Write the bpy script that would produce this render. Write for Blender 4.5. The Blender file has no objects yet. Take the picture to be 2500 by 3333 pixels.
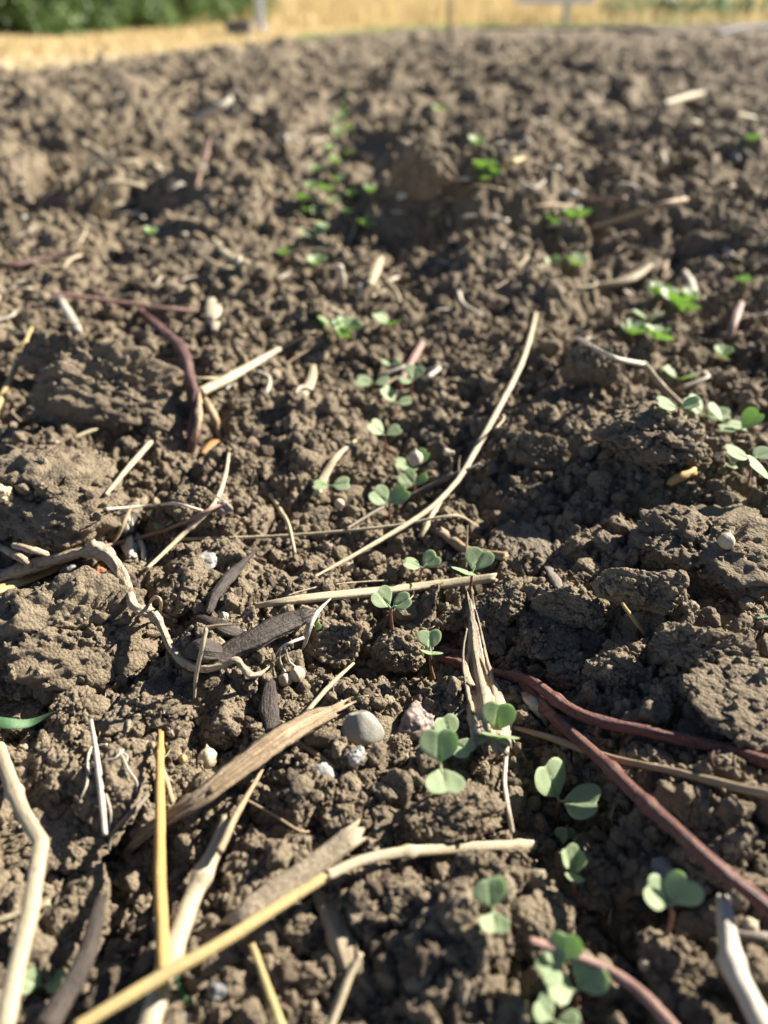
import bpy, bmesh, math, random, re
import numpy as np
from mathutils import Vector, Matrix, Euler
from mathutils.bvhtree import BVHTree

# ------------------------------------------------------------------ camera, sky, sun, exposure
S = bpy.context.scene
COL = S.collection
CAM_H = 0.24
PITCH = math.radians(34.4)
FPX = 2411.0                       # focal length in photo pixels (2500 x 3333)
cd = bpy.data.cameras.new('camera')
cam = bpy.data.objects.new('camera', cd)
COL.objects.link(cam)
cam.location = (0, 0, CAM_H)
cam.rotation_euler = (math.pi/2 - PITCH, 0, 0)
cd.sensor_fit = 'VERTICAL'
cd.sensor_height = 36.0
cd.lens = 36.0*FPX/3333.0
cd.clip_start = 0.005
cd.clip_end = 2000
cd.dof.use_dof = True
cd.dof.focus_distance = 0.322
cd.dof.aperture_fstop = 5.3
S.camera = cam

SUN_AZ = math.radians(62)          # clockwise from the viewing direction
SUN_EL = math.radians(30)
w = bpy.data.worlds.new('World'); S.world = w; w.use_nodes = True
wn = w.node_tree; wn.nodes.clear()
sky = wn.nodes.new('ShaderNodeTexSky'); sky.sky_type = 'NISHITA'; sky.sun_disc = False
sky.air_density = .5; sky.dust_density = .2; sky.ozone_density = .4; sky.sun_elevation = SUN_EL; sky.sun_rotation = SUN_AZ
bg = wn.nodes.new('ShaderNodeBackground'); bg.inputs[1].default_value = 0.05
wo = wn.nodes.new('ShaderNodeOutputWorld')
wn.links.new(sky.outputs[0], bg.inputs[0]); wn.links.new(bg.outputs[0], wo.inputs[0])
sd = bpy.data.lights.new('sun', 'SUN'); sd.energy = 5.0; sd.angle = math.radians(0.53); sd.color = (1, 0.925, 0.80)
sun = bpy.data.objects.new('sun', sd); COL.objects.link(sun)
sdir = Vector((math.sin(SUN_AZ)*math.cos(SUN_EL), math.cos(SUN_AZ)*math.cos(SUN_EL), math.sin(SUN_EL)))
sun.rotation_euler = sdir.to_track_quat('Z', 'Y').to_euler()
sun.location = (2, 1, 2)
S.view_settings.view_transform = 'Standard'; S.view_settings.look = 'None'
S.view_settings.exposure = 1.62; S.view_settings.gamma = 1
S.render.engine = 'CYCLES'
S.cycles.max_bounces = 5; S.cycles.diffuse_bounces = 2; S.cycles.glossy_bounces = 2; S.cycles.transmission_bounces = 3
S.cycles.sample_clamp_indirect = 4

rng = np.random.default_rng(7)
random.seed(7)

# ------------------------------------------------------------------ noise
TAB = np.random.default_rng(11).random((4, 65536)).astype(np.float32)
def _h(ix, iy, iz, k):
    return TAB[k][(ix*73 + iy*9973 + iz*31337 + (ix*iy)*13) & 65535]
def noise2(x, y, k=0):
    ix = np.floor(x).astype(np.int32); iy = np.floor(y).astype(np.int32)
    fx = (x-ix).astype(np.float32); fy = (y-iy).astype(np.float32)
    fx = fx*fx*(3-2*fx); fy = fy*fy*(3-2*fy)
    a = _h(ix, iy, k, 0); b = _h(ix+1, iy, k, 0); c = _h(ix, iy+1, k, 0); d = _h(ix+1, iy+1, k, 0)
    return (a*(1-fx)+b*fx)*(1-fy) + (c*(1-fx)+d*fx)*fy
def noise3(p, k=0):
    i = np.floor(p).astype(np.int64); f = p-i; f = f*f*(3-2*f)
    r = 0
    for dx in (0, 1):
        for dy in (0, 1):
            for dz in (0, 1):
                wgt = (f[:, 0] if dx else 1-f[:, 0])*(f[:, 1] if dy else 1-f[:, 1])*(f[:, 2] if dz else 1-f[:, 2])
                r = r + wgt*_h(i[:, 0]+dx, i[:, 1]+dy, i[:, 2]+dz+k*57, 0)
    return r
def fbm3(p, k=0, o=3):
    a, s, t = 1.0, 0.0, 0.0
    for i in range(o):
        s = s + a*noise3(p*(2.03**i), k+i*7); t += a; a *= 0.5
    return s/t*2-1
def worley2(x, y, k=0):
    ix = np.floor(x).astype(np.int32); iy = np.floor(y).astype(np.int32)
    best = np.full(x.shape, 9.0, np.float32); cid = np.zeros(x.shape, np.float32); tl = cid.copy()
    for dx in (-1, 0, 1):
        for dy in (-1, 0, 1):
            jx = ix+dx; jy = iy+dy
            qx = jx+_h(jx, jy, k, 1)-x; qy = jy+_h(jx, jy, k, 2)-y
            d = (qx*qx+qy*qy).astype(np.float32)
            m = d < best
            best = np.where(m, d, best); cid = np.where(m, _h(jx, jy, k, 3), cid)
            tl = np.where(m, (qx*(_h(jx+7, jy, k, 1)-.5)+qy*(_h(jx, jy+7, k, 2)-.5)).astype(np.float32), tl)
    return np.sqrt(best), cid, tl
def worley3(p, k=0):
    i = np.floor(p).astype(np.int64)
    best = np.full(len(p), 9.0); cid = np.zeros(len(p)); sec = best.copy()
    for dx in (-1, 0, 1):
        for dy in (-1, 0, 1):
            for dz in (-1, 0, 1):
                j = i+np.array((dx, dy, dz)); a = (j[:, 0], j[:, 1], j[:, 2]+k*91)
                q = j+np.stack((_h(*a, 1), _h(*a, 2), _h(*a, 3)), 1)-p
                d = (q*q).sum(1); m = d < best
                sec = np.where(m, best, np.minimum(sec, d))
                best = np.where(m, d, best); cid = np.where(m, _h(*a, 0), cid)
    return np.sqrt(best), np.sqrt(sec), cid
def sstep(a, b, x):
    t = np.clip((x-a)/(b-a), 0, 1); return t*t*(3-2*t)

# ------------------------------------------------------------------ photo pixel <-> world
CP, SP = math.cos(PITCH), math.sin(PITCH)
CO = Vector((0, 0, CAM_H))
def ray(px, py):                       # direction with unit depth along the optical axis
    a = (px-1250)/FPX; b = (1666.5-py)/FPX
    return Vector((a, CP+b*SP, -SP+b*CP))
def plane_pt(px, py, z=0.0):
    d = ray(px, py); t = (z-CAM_H)/d.z
    return CO+d*t
def depth(p):
    return (p[1])*CP-(p[2]-CAM_H)*SP
def project(P):                        # (n,3) -> px, py, depth
    P = np.asarray(P, float); q = P-np.array((0, 0, CAM_H))
    Z = q[:, 1]*CP-q[:, 2]*SP; Z = np.maximum(Z, 1e-4)
    up = q[:, 1]*SP+q[:, 2]*CP
    return 1250+FPX*q[:, 0]/Z, 1666.5-FPX*up/Z, Z

# ------------------------------------------------------------------ terrain
BUMPS = [  # px, py, rx, ry (m), height (m)
    (2050, 1950, .050, .060, .012), (2330, 2200, .055, .065, .014), (2450, 1750, .08, .07, .018), (2560, 2700, .06, .06, .010),
    (1900, 1500, .060, .050, .018), (2150, 1500, .050, .060, .012), (1980, 1260, .05, .04, .020),
    (150, 1550, .07, .06, .012), (380, 1300, .07, .05, .020), (150, 2200, .05, .04, .006), (60, 1150, .07, .07, .012),
    (300, 1000, .10, .06, .012), (1330, 560, .07, .05, .045), (1560, 770, .10, .06, .042), (1230, 900, .06, .05, -.012),
    (1420, 880, .10, .05, -.018), (1450, 2640, .028, .018, .010), (1700, 3060, .03, .02, .010), (1880, 2880, .014, .014, .006),
    (1750, 2600, .02, .04, -.010), (2050, 2820, .022, .03, -.018), (1350, 1700, .03, .12, -.008), (1230, 1300, .035, .2, -.008),
    (2350, 1250, .05, .10, -.012), (2200, 950, .07, .12, -.008), (2450, 3000, .03, .04, .0),
    (520, 570, .12, .05, -.05), (720, 620, .12, .06, -.05), (640, 500, .12, .06, .03), (860, 560, .10, .06, .035), (1340, 850, .09, .05, -.022), (1640, 690, .16, .05, .05), (1200, 520, .06, .07, -.03), (1750, 400, .25, .10, -.04), (1850, 330, .3, .1, .04), (560, 700, .12, .06, .025), (900, 950, .12, .08, .012),
    (2000, 600, .2, .12, .025), (300, 420, .5, .25, .02), (2200, 300, .6, .3, .03), (1200, 300, .3, .3, -.02),
    (400, 2930, .02, .03, -.012), (650, 2760, .02, .012, -.010), (100, 2560, .05, .05, .004),
]
CL = [
 # px, py, w, h, variant, label, rotz deg, opts
 (258, 2075, 440, 360, 0, 'biggest rounded clod, cracked down its middle, just under the pale twisted root', 20, {'tall': .85}),
 (165, 1620, 390, 330, 9, 'broad flat topped clod above the root at the left edge', -120, {'tall': .6}),
 (375, 1310, 400, 290, 0, 'large blurred clod with a humped back below the purple root', 10, {'tall': .8}),
 (20, 2165, 240, 260, 5, 'half hidden clod at the left edge beside the biggest rounded clod', 50, {}),
 (60, 2310, 280, 200, 3, 'smooth clod under the green grass blade', 0, {'tall': .5}),
 (497, 2325, 280, 210, 4, 'knobbly clod between the biggest rounded clod and the split brown stalk', 35, {}),
 (235, 2335, 170, 170, 6, 'small crumbly clod right of the green grass blade', 0, {}),
 (740, 2330, 210, 210, 7, 'two humped clod below the tip of the twisted root', 70, {}),
 (600, 1915, 210, 180, 8, 'clod between the twisted root and the dark charred stick', 15, {}),
 (1085, 2090, 210, 170, 2, 'very crumbly clod right of the two white seed pods', 0, {}),
 (1712, 1800, 200, 170, 3, 'smooth greyish clod above the chunk with a bark flake', 0, {'grey': True, 'tall': .6}),
 (2300, 1800, 430, 340, 10, 'largest rough clod on the right bank, with a pale husk stuck to it', 30, {'tall': .6}),
 (1890, 1985, 160, 210, 1, 'upright block of soil carrying a grey bark flake', 60, {'tall': .9}),
 (2090, 1925, 260, 170, 7, 'rounded clod just above the short upright straw', -20, {'tall': .6}),
 (1765, 2090, 210, 180, 5, 'pointed clod leaning below the bark flake block', 40, {'tall': .7}),
 (2310, 2120, 330, 180, 2, 'crumbly wide clod on the right bank above the smooth slope', 0, {'tall': .5}),
 (2440, 2290, 340, 280, 3, 'big smooth clod at the right edge above the two red stems', 20, {'tall': .42}),
 (375, 2555, 210, 230, 9, 'clod laced with thin white root fibres', 0, {}),
 (165, 2530, 230, 180, 8, 'low clod left of the clod laced with root fibres', 80, {}),
 (165, 2700, 440, 260, 5, 'wide smooth slab of soil crossed by the bent pale straw', 0, {'tall': .38}),
 (262, 2960, 220, 270, 7, 'blurred clod between the bent straw and the golden straw', 30, {}),
 (1740, 3010, 280, 270, 1, 'pale flat faced clod in the lower right, above the dull red twig', 70, {'tall': .6}),
 (1905, 2860, 190, 170, 6, 'small clod with a lit crown under the folded seedling', 0, {}),
 (1122, 2640, 120, 160, 4, 'narrow lumpy clod above the pitted wood chip', 0, {}),
 (1450, 2655, 380, 180, 8, 'broad lit mound of soil under the lowest heart leaved seedling', 0, {'tall': .4}),
 (815, 2850, 190, 250, 10, 'crumbly clod between the thick stalk and the pitted wood chip', 0, {}),
 (1325, 2935, 150, 120, 0, 'round clod left of the square leaved seedling', 0, {}),
 (2215, 3165, 240, 250, 2, 'blurred lump of soil beside the thick white stalk', 0, {}),
 (1325, 560, 230, 150, 11, 'tall dark pointed clod standing out in the blurred background', 0, {'tall': .85, 'lift': .0}),
 (1940, 1200, 190, 150, 7, 'peaked clod with a dark face behind the right bank', 0, {'tall': .8}),
 (1480, 2260, 0, 0, 0, None, 0, {}),
 (560, 2080, 90, 80, 6, 'little clod right under the loop of the twisted root', 0, {}),
 (1300, 2120, 150, 120, 9, 'crumbly clod left of the seedling by the red stem tip', 0, {}),
 (1470, 2010, 120, 100, 2, 'small clod left of the upright splintered wood', 0, {}),
 (1590, 2040, 130, 190, 6, 'narrow clod right of the upright splintered wood', 0, {'tall': .9}),
 (1650, 1960, 170, 140, 8, 'little crumbly clod below the smooth greyish clod', 0, {}),
 (1890, 2190, 170, 120, 4, 'low clod in the shade below the bark flake block', 0, {}),
 (2050, 2150, 150, 120, 0, 'clod at the foot of the short upright straw', 0, {}),
 (1560, 2840, 170, 110, 6, 'clod in the shade above the square leaved seedling', 0, {}),
 (470, 2060, 0, 0, 0, None, 0, {}),
 (1040, 2700, 0, 0, 0, None, 0, {}),
 (2000, 2190, 160, 110, 9, 'shaded clod just above the longer red stem', 0, {}),
 (960, 1920, 0, 0, 0, None, 0, {}),
 (930, 2320, 110, 100, 2, 'small clod beside the blackened stub', 0, {}),
 (1290, 2440, 100, 90, 4, 'crumb sized clod under the purple brown rock', 0, {}),
 (640, 1650, 150, 110, 0, 'clod behind the long thin straw on the left', 0, {}),
 (200, 1180, 260, 130, 2, 'blurred clod behind the humped clod', 0, {}),
 (1760, 1480, 200, 140, 2, 'sunlit crumbly ledge right of the long curved straw', 0, {}),
 (2120, 1420, 300, 180, 9, 'sunlit rough mound left of the orange straw stub', 0, {'tall': .5}),
]
PITS = []
for a, b, w_, h_, v_, lab_, rz_, kw_ in CL:
    if lab_ is None: continue
    p_ = plane_pt(a, b+h_*.3); Rr = w_/2*depth(p_)/FPX
    PITS.append((p_, Rr*1.25, max(Rr*.85, Rr*h_/max(w_, 1)*1.5), -min(.50*Rr, .014)))
BP = [(plane_pt(a, b), rx, ry, h) for a, b, rx, ry, h in BUMPS]+PITS
E1, E2, E3 = plane_pt(-400, 290), plane_pt(1300, 103), plane_pt(2900, 62)
def edge_y(x):
    return np.interp(x, [E1.x-8, E1.x, E2.x, E3.x, E3.x+30], [E1.y*0.35, E1.y, E2.y, E3.y, E3.y+2])
def macro(x, y):
    z = 0.010*(noise2(x*9+3, y*9+1, 1)-.5) + 0.012*(noise2(x*4+30, y*4+11, 2)-.5) + .03*(noise2(x*1.3, y*1.3, 3)-.5)*np.clip(y-.6, 0, 1)
    for p, rx, ry, h in BP:
        z = z + h*np.exp(-((x-p.x)/rx)**2-((y-p.y)/ry)**2)
    return z
def fine(x, y, sp):
    """lumps of soil at five sizes; each size fades out where the sheet is too coarse to carry it"""
    wx = x+.006*(noise2(x*90, y*90, 5)-.5)+.0012*(noise2(x*600, y*600, 6)-.5)
    wy = y+.006*(noise2(x*90, y*90, 7)-.5)+.0012*(noise2(x*600, y*600, 8)-.5)
    z = np.zeros_like(x)
    far = np.clip((y-.45)/.5, 0, 1)
    for s, a, k, rad in ((.20, .070, 19, .75), (.095, .044, 20, .72), (.055, .022, 21, .74), (.024, .0125, 22, .66), (.011, .0066, 23, .66), (.0050, .0029, 24, .72), (.0023, .0009, 25, .75)):
        fade = np.clip((s/np.maximum(sp, 1e-6)-2.5)/3, 0, 1)
        if fade.max() <= 0: continue
        d, c, tl = worley2(wx/s, wy/s, k)
        dome = np.sqrt(np.maximum(0, 1-(d/rad)**2))*1.25
        dome = np.minimum(dome, .62+.35*c+2.0*tl)
        mask = sstep(.25, .6, noise2(x/(s*3.1)+9, y/(s*3.1)+4, k+9))
        z += fade*a*(dome-.35)*(.35+.65*c)*(.35+.65*mask)*(far if s > .09 else 1)
    for s, a, k in ((.02, .003, 41), (.006, .0016, 42), (.002, .0008, 43), (.0009, .0004, 44)):
        fade = np.clip((s/np.maximum(sp, 1e-6)-1.5)/3, 0, 1)
        z += fade*a*(noise2(x/s, y/s, k)*2-1)
    return z
u = np.concatenate([np.linspace(-1.3, -.62, 90, endpoint=False), np.linspace(-.62, .62, 1150), np.linspace(.62, 1.3, 91)[1:]]).astype(np.float64)
yp = np.concatenate([np.geomspace(.10, 1.2, 1750, endpoint=False), np.geomspace(1.2, 18, 720)])
NX, NY = len(u), len(yp)
GX = (u[None, :]*(yp[:, None]+.05)); GY = np.repeat((yp-.15)[:, None], NX, 1)
SPC = np.repeat(np.maximum(np.gradient(yp)*.8, .00108*(yp+.05))[:, None], NX, 1)
GZ = macro(GX, GY)
GZ = GZ+fine(GX, GY, SPC)
beyond = GY-edge_y(GX)
GZ = GZ*(1-sstep(-.6, .1, beyond)) - .05*sstep(0, .25, beyond)

def smooth_hgt(x, y):
    v = float(y)+.15; uu = float(x)/(v+.05)
    r = np.interp(v, yp, np.arange(NY)); c = np.interp(uu, u, np.arange(NX))
    r0 = min(int(r), NY-2); c0 = min(int(c), NX-2); fr, fc = r-r0, c-c0
    return (GZ[r0, c0]*(1-fc)+GZ[r0, c0+1]*fc)*(1-fr)+(GZ[r0+1, c0]*(1-fc)+GZ[r0+1, c0+1]*fc)*fr
def hgt_arr(x, y):
    v = y+.15; uu = x/(v+.05)
    r = np.clip(np.interp(v, yp, np.arange(NY)), 0, NY-1.01); c = np.clip(np.interp(uu, u, np.arange(NX)), 0, NX-1.01)
    r0 = r.astype(int); c0 = c.astype(int); fr = r-r0; fc = c-c0
    return (GZ[r0, c0]*(1-fc)+GZ[r0, c0+1]*fc)*(1-fr)+(GZ[r0+1, c0]*(1-fc)+GZ[r0+1, c0+1]*fc)*fr

# ------------------------------------------------------------------ materials
def mat(name):
    m = bpy.data.materials.new(name); m.use_nodes = True
    nt = m.node_tree; b = nt.nodes['Principled BSDF']
    return m, nt, b
def N(nt, t, **kw):
    n = nt.nodes.new(t)
    for k, v in kw.items():
        if k.startswith('i_'): n.inputs[k[2:].replace('_', ' ')].default_value = v
        else: setattr(n, k, v)
    return n
def ramp(nt, fac, stops):
    r = nt.nodes.new('ShaderNodeValToRGB'); e = r.color_ramp.elements
    while len(e) < len(stops): e.new(0.5)
    for i, (p, c) in enumerate(stops): e[i].position = p; e[i].color = (*c, 1)
    nt.links.new(fac, r.inputs[0]); return r.outputs[0]
def mixc(nt, f, a, b, mode='MIX'):
    m = nt.nodes.new('ShaderNodeMix'); m.data_type = 'RGBA'; m.blend_type = mode
    for sock, v in ((m.inputs[0], f), (m.inputs[6], a), (m.inputs[7], b)):
        if isinstance(v, (int, float)): sock.default_value = v
        elif isinstance(v, tuple): sock.default_value = (*v, 1)
        else: nt.links.new(v, sock)
    return m.outputs[2]
def tex(nt, vec, scale, detail=3, rough=.6):
    n = N(nt, 'ShaderNodeTexNoise'); n.inputs['Scale'].default_value = scale; n.inputs['Detail'].default_value = detail; n.inputs['Roughness'].default_value = rough
    nt.links.new(vec, n.inputs['Vector']); return n.outputs[0]
def bump(nt, b, hs, dist, strength=1.0):
    n = N(nt, 'ShaderNodeBump'); n.inputs['Strength'].default_value = strength; n.inputs['Distance'].default_value = dist
    nt.links.new(hs, n.inputs['Height']); nt.links.new(n.outputs[0], b.inputs['Normal']); return n

def soil_material(name, dry, damp, seed=0.0, bumpd=.0011):
    m, nt, b = mat(name)
    g = N(nt, 'ShaderNodeNewGeometry').outputs['Position']
    big = tex(nt, g, 22+seed, 4); mid = tex(nt, g, 160, 4, .65); grain = tex(nt, g, 1500, 3, .7)
    c = ramp(nt, big, [(.38, damp), (.58, dry)])
    c2 = ramp(nt, mid, [(.3, tuple(v*.72 for v in damp)), (.72, tuple(min(1, v*1.25) for v in dry))])
    c = mixc(nt, .5, c, c2)
    c = mixc(nt, .45, c, ramp(nt, grain, [(.25, (.05, .038, .027)), (.5, dry), (.8, (.33, .27, .20))]))
    c = mixc(nt, ramp(nt, tex(nt, g, 9, 5, .7), [(.44, (0, 0, 0)), (.62, (.30, .30, .30))]), c, tuple(x_*.62 for x_ in damp))
    c = mixc(nt, ramp(nt, tex(nt, g, 75, 4, .7), [(.60, (0, 0, 0)), (.70, (.45, .45, .45))]), c, tuple(min(1, x_*1.35) for x_ in dry))
    v = N(nt, 'ShaderNodeTexVoronoi'); v.inputs['Scale'].default_value = 420; nt.links.new(g, v.inputs['Vector'])
    sel = ramp(nt, v.outputs['Color'], [(.90, (0, 0, 0)), (.93, (1, 1, 1))])
    near = ramp(nt, v.outputs['Distance'], [(.18, (1, 1, 1)), (.3, (0, 0, 0))])
    fl = mixc(nt, 1.0, sel, near, 'MULTIPLY')
    c = mixc(nt, fl, c, (.40, .36, .29))
    nt.links.new(c, b.inputs['Base Color'])
    b.inputs['Roughness'].default_value = .88; b.inputs['Specular IOR Level'].default_value = .22
    vb = N(nt, 'ShaderNodeTexVoronoi'); vb.inputs['Scale'].default_value = 700; nt.links.new(g, vb.inputs['Vector'])
    ma = N(nt, 'ShaderNodeMath', operation='MULTIPLY_ADD'); ma.inputs[1].default_value = -.9
    nt.links.new(vb.outputs['Distance'], ma.inputs[0]); nt.links.new(tex(nt, g, 900, 6, .75), ma.inputs[2])
    bump(nt, b, ma.outputs[0], bumpd)
    return m
M_SOIL = soil_material('soil', (.262, .210, .145), (.158, .124, .084))
M_CLOD = soil_material('clod_soil', (.272, .218, .150), (.178, .140, .095), 3, .0011)
M_HUMUS = soil_material('dark_humus', (.12, .092, .066), (.065, .050, .038), 8, .0010)
M_PALE = soil_material('dry_crust', (.34, .285, .205), (.26, .21, .145), 9, .0008)
M_CLOD_GREY = soil_material('grey_clod_soil', (.235, .195, .143), (.175, .143, .104), 5, .0009)

def streak_material(name, ca, cb, cc=None, rough=.55, freq=1.0, bumpd=.00025, blotch=None, trans=0.0, noise_amt=.5, dirt=.75):
    """fibres running along a stalk; UV.x runs round it and UV.y along it in metres"""
    m, nt, b = mat(name)
    uv = N(nt, 'ShaderNodeUVMap').outputs[0]
    mp = N(nt, 'ShaderNodeMapping'); mp.inputs['Scale'].default_value = (14*freq, 60, 1)
    nt.links.new(uv, mp.inputs[0])
    oi = N(nt, 'ShaderNodeObjectInfo')
    ad = N(nt, 'ShaderNodeVectorMath', operation='ADD'); nt.links.new(mp.outputs[0], ad.inputs[0]); nt.links.new(oi.outputs['Location'], ad.inputs[1])
    f = tex(nt, ad.outputs[0], 1.6, 4, .6)
    c = ramp(nt, f, [(.3, cb), (.62, ca)])
    g = N(nt, 'ShaderNodeNewGeometry').outputs['Position']
    bl = tex(nt, g, 150, 4, .6)
    c = mixc(nt, ramp(nt, bl, [(.55, (0, 0, 0)), (.75, (noise_amt,)*3)]), c, cc or tuple(v*.55 for v in cb))
    c = mixc(nt, ramp(nt, tex(nt, g, 330, 5, .7), [(.60, (0, 0, 0)), (.70, (dirt,)*3)]), c, (.15, .11, .07))
    if blotch:
        c = mixc(nt, ramp(nt, tex(nt, g, 420, 3), [(.56, (0, 0, 0)), (.66, (1, 1, 1))]), c, blotch)
    nt.links.new(c, b.inputs['Base Color'])
    b.inputs['Roughness'].default_value = rough; b.inputs['Specular IOR Level'].default_value = .35
    mx = N(nt, 'ShaderNodeMath', operation='ADD'); nt.links.new(f, mx.inputs[0]); nt.links.new(tex(nt, g, 700, 4), mx.inputs[1])
    bump(nt, b, mx.outputs[0], bumpd)
    if trans > 0:
        t = N(nt, 'ShaderNodeBsdfTranslucent'); nt.links.new(c, t.inputs[0])
        ms = N(nt, 'ShaderNodeMixShader'); ms.inputs[0].default_value = trans
        nt.links.new(b.outputs[0], ms.inputs[1]); nt.links.new(t.outputs[0], ms.inputs[2])
        nt.links.new(ms.outputs[0], nt.nodes['Material Output'].inputs[0])
    return m
MS = {
    'pale': streak_material('pale_straw', (0.496, 0.424, 0.288), (0.368, 0.296, 0.184), (0.272, 0.216, 0.144)),
    'yellow': streak_material('yellow_straw', (0.512, 0.392, 0.176), (0.376, 0.272, 0.112), (0.400, 0.336, 0.192), noise_amt=.3),
    'gold': streak_material('golden_straw', (0.500, 0.330, 0.120), (0.400, 0.232, 0.056), (0.400, 0.288, 0.128), noise_amt=.25),
    'tan': streak_material('tan_stalk', (0.384, 0.288, 0.176), (0.264, 0.188, 0.112), (0.176, 0.128, 0.080)),
    'brown': streak_material('brown_stalk', (0.400, 0.296, 0.184), (0.232, 0.152, 0.088), (0.480, 0.408, 0.304), noise_amt=.7, bumpd=.0006),
    'white': streak_material('bleached_straw', (0.560, 0.504, 0.416), (0.416, 0.360, 0.280), (0.288, 0.240, 0.184)),
    'red': streak_material('red_stem', (0.270, 0.125, 0.097), (0.104, 0.040, 0.035), (0.304, 0.200, 0.152), rough=.5, blotch=(0.096, 0.060, 0.048), noise_amt=.7, bumpd=.0011),
    'purple': streak_material('purple_root', (0.128, 0.068, 0.060), (0.072, 0.036, 0.036), (0.240, 0.144, 0.096)),
    'pink': streak_material('pink_twig', (0.320, 0.200, 0.160), (0.216, 0.112, 0.096), (0.336, 0.264, 0.200)),
    'orange': streak_material('orange_sliver', (0.480, 0.256, 0.112), (0.336, 0.160, 0.064)),
    'grey': streak_material('grey_twig', (0.240, 0.208, 0.168), (0.144, 0.120, 0.096)),
    'char': streak_material('dark_bark', (0.070, 0.055, 0.045), (0.036, 0.029, 0.026), (0.120, 0.096, 0.080), rough=.6, bumpd=.0008, freq=.6),
    'wood': streak_material('weathered_wood', (0.512, 0.424, 0.296), (0.336, 0.256, 0.168), (0.104, 0.080, 0.060), bumpd=.0007, freq=1.3, noise_amt=.75),
    'root': streak_material('bleached_root', (0.520, 0.420, 0.290), (0.368, 0.272, 0.184), (0.288, 0.200, 0.144), bumpd=.0007, freq=.5, blotch=(0.208, 0.136, 0.088), noise_amt=.6),
    'fibre': streak_material('white_fibre', (0.560, 0.528, 0.448), (0.400, 0.360, 0.288)),
    'blade': streak_material('green_blade', (0.088, 0.176, 0.080), (0.064, 0.136, 0.060), (0.160, 0.240, 0.112), rough=.4),
    'stem': streak_material('seedling_stem', (0.288, 0.152, 0.104), (0.208, 0.096, 0.068), (0.304, 0.240, 0.144), rough=.45),
    'husk': streak_material('husk', (0.608, 0.536, 0.400), (0.480, 0.392, 0.264), (0.320, 0.224, 0.128), rough=.6, trans=.15),
}
def leaf_material(name, c1, c2, vein):
    m, nt, b = mat(name)
    g = N(nt, 'ShaderNodeNewGeometry').outputs['Position']; uv = N(nt, 'ShaderNodeUVMap').outputs[0]
    c = ramp(nt, tex(nt, g, 260, 4, .6), [(.3, c1), (.7, c2)])
    c = mixc(nt, ramp(nt, tex(nt, g, 2600, 2), [(.55, (0, 0, 0)), (.75, (.45, .45, .45))]), c, (.62, .70, .54))
    sx = N(nt, 'ShaderNodeSeparateXYZ'); nt.links.new(uv, sx.inputs[0])
    c = mixc(nt, ramp(nt, sx.outputs[0], [(.86, (0, 0, 0)), (1, (.55, .55, .55))]), c, vein)
    nt.links.new(c, b.inputs['Base Color'])
    b.inputs['Roughness'].default_value = .52; b.inputs['Specular IOR Level'].default_value = .4
    b.inputs['Sheen Weight'].default_value = .15
    bump(nt, b, tex(nt, g, 1500, 3), .00025)
    t = N(nt, 'ShaderNodeBsdfTranslucent'); t.inputs[0].default_value = (.46, .66, .17, 1)
    ms = N(nt, 'ShaderNodeMixShader'); ms.inputs[0].default_value = .48
    nt.links.new(b.outputs[0], ms.inputs[1]); nt.links.new(t.outputs[0], ms.inputs[2])
    nt.links.new(ms.outputs[0], nt.nodes['Material Output'].inputs[0])
    return m
M_LEAF = leaf_material('cotyledon_green', (.37, .45, .265), (.46, .54, .345), (.60, .66, .47))
def stone_material(name, a, b_, scale, rough=.6, spots=None):
    m, nt, b = mat(name)
    g = N(nt, 'ShaderNodeNewGeometry').outputs['Position']
    c = ramp(nt, tex(nt, g, scale, 5, .65), [(.3, a), (.7, b_)])
    c = mixc(nt, .35, c, ramp(nt, tex(nt, g, 1800, 2), [(.3, tuple(v*.6 for v in a)), (.7, tuple(min(1, v*1.3) for v in b_))]))
    if spots: c = mixc(nt, ramp(nt, tex(nt, g, scale*2.5, 4), [(.56, (0, 0, 0)), (.64, (1, 1, 1))]), c, spots)
    nt.links.new(c, b.inputs['Base Color']); b.inputs['Roughness'].default_value = rough
    bump(nt, b, tex(nt, g, 900, 5, .6), .00018)
    return m
M_PEBBLE = stone_material('grey_pebble', (.215, .205, .175), (.29, .275, .235), 120)
M_ROCK = stone_material('purple_brown_rock', (0.172, 0.133, 0.117), (0.265, 0.211, 0.179), 160, spots=(.10, .08, .08))
M_WSTONE = stone_material('pale_grey_stone', (0.265, 0.257, 0.234), (0.406, 0.398, 0.367), 260, spots=(.16, .15, .14))
M_DSTONE = stone_material('dark_blue_stone', (.12, .125, .13), (.20, .20, .20), 200)
M_QUARTZ = stone_material('white_stone', (0.36, 0.34, 0.29), (0.47, 0.45, 0.40), 200)
M_YSTONE = stone_material('yellow_crust', (.48, .38, .20), (.62, .52, .32), 300)
M_OSTONE = stone_material('rust_stone', (.28, .12, .06), (.42, .20, .10), 300)

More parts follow.
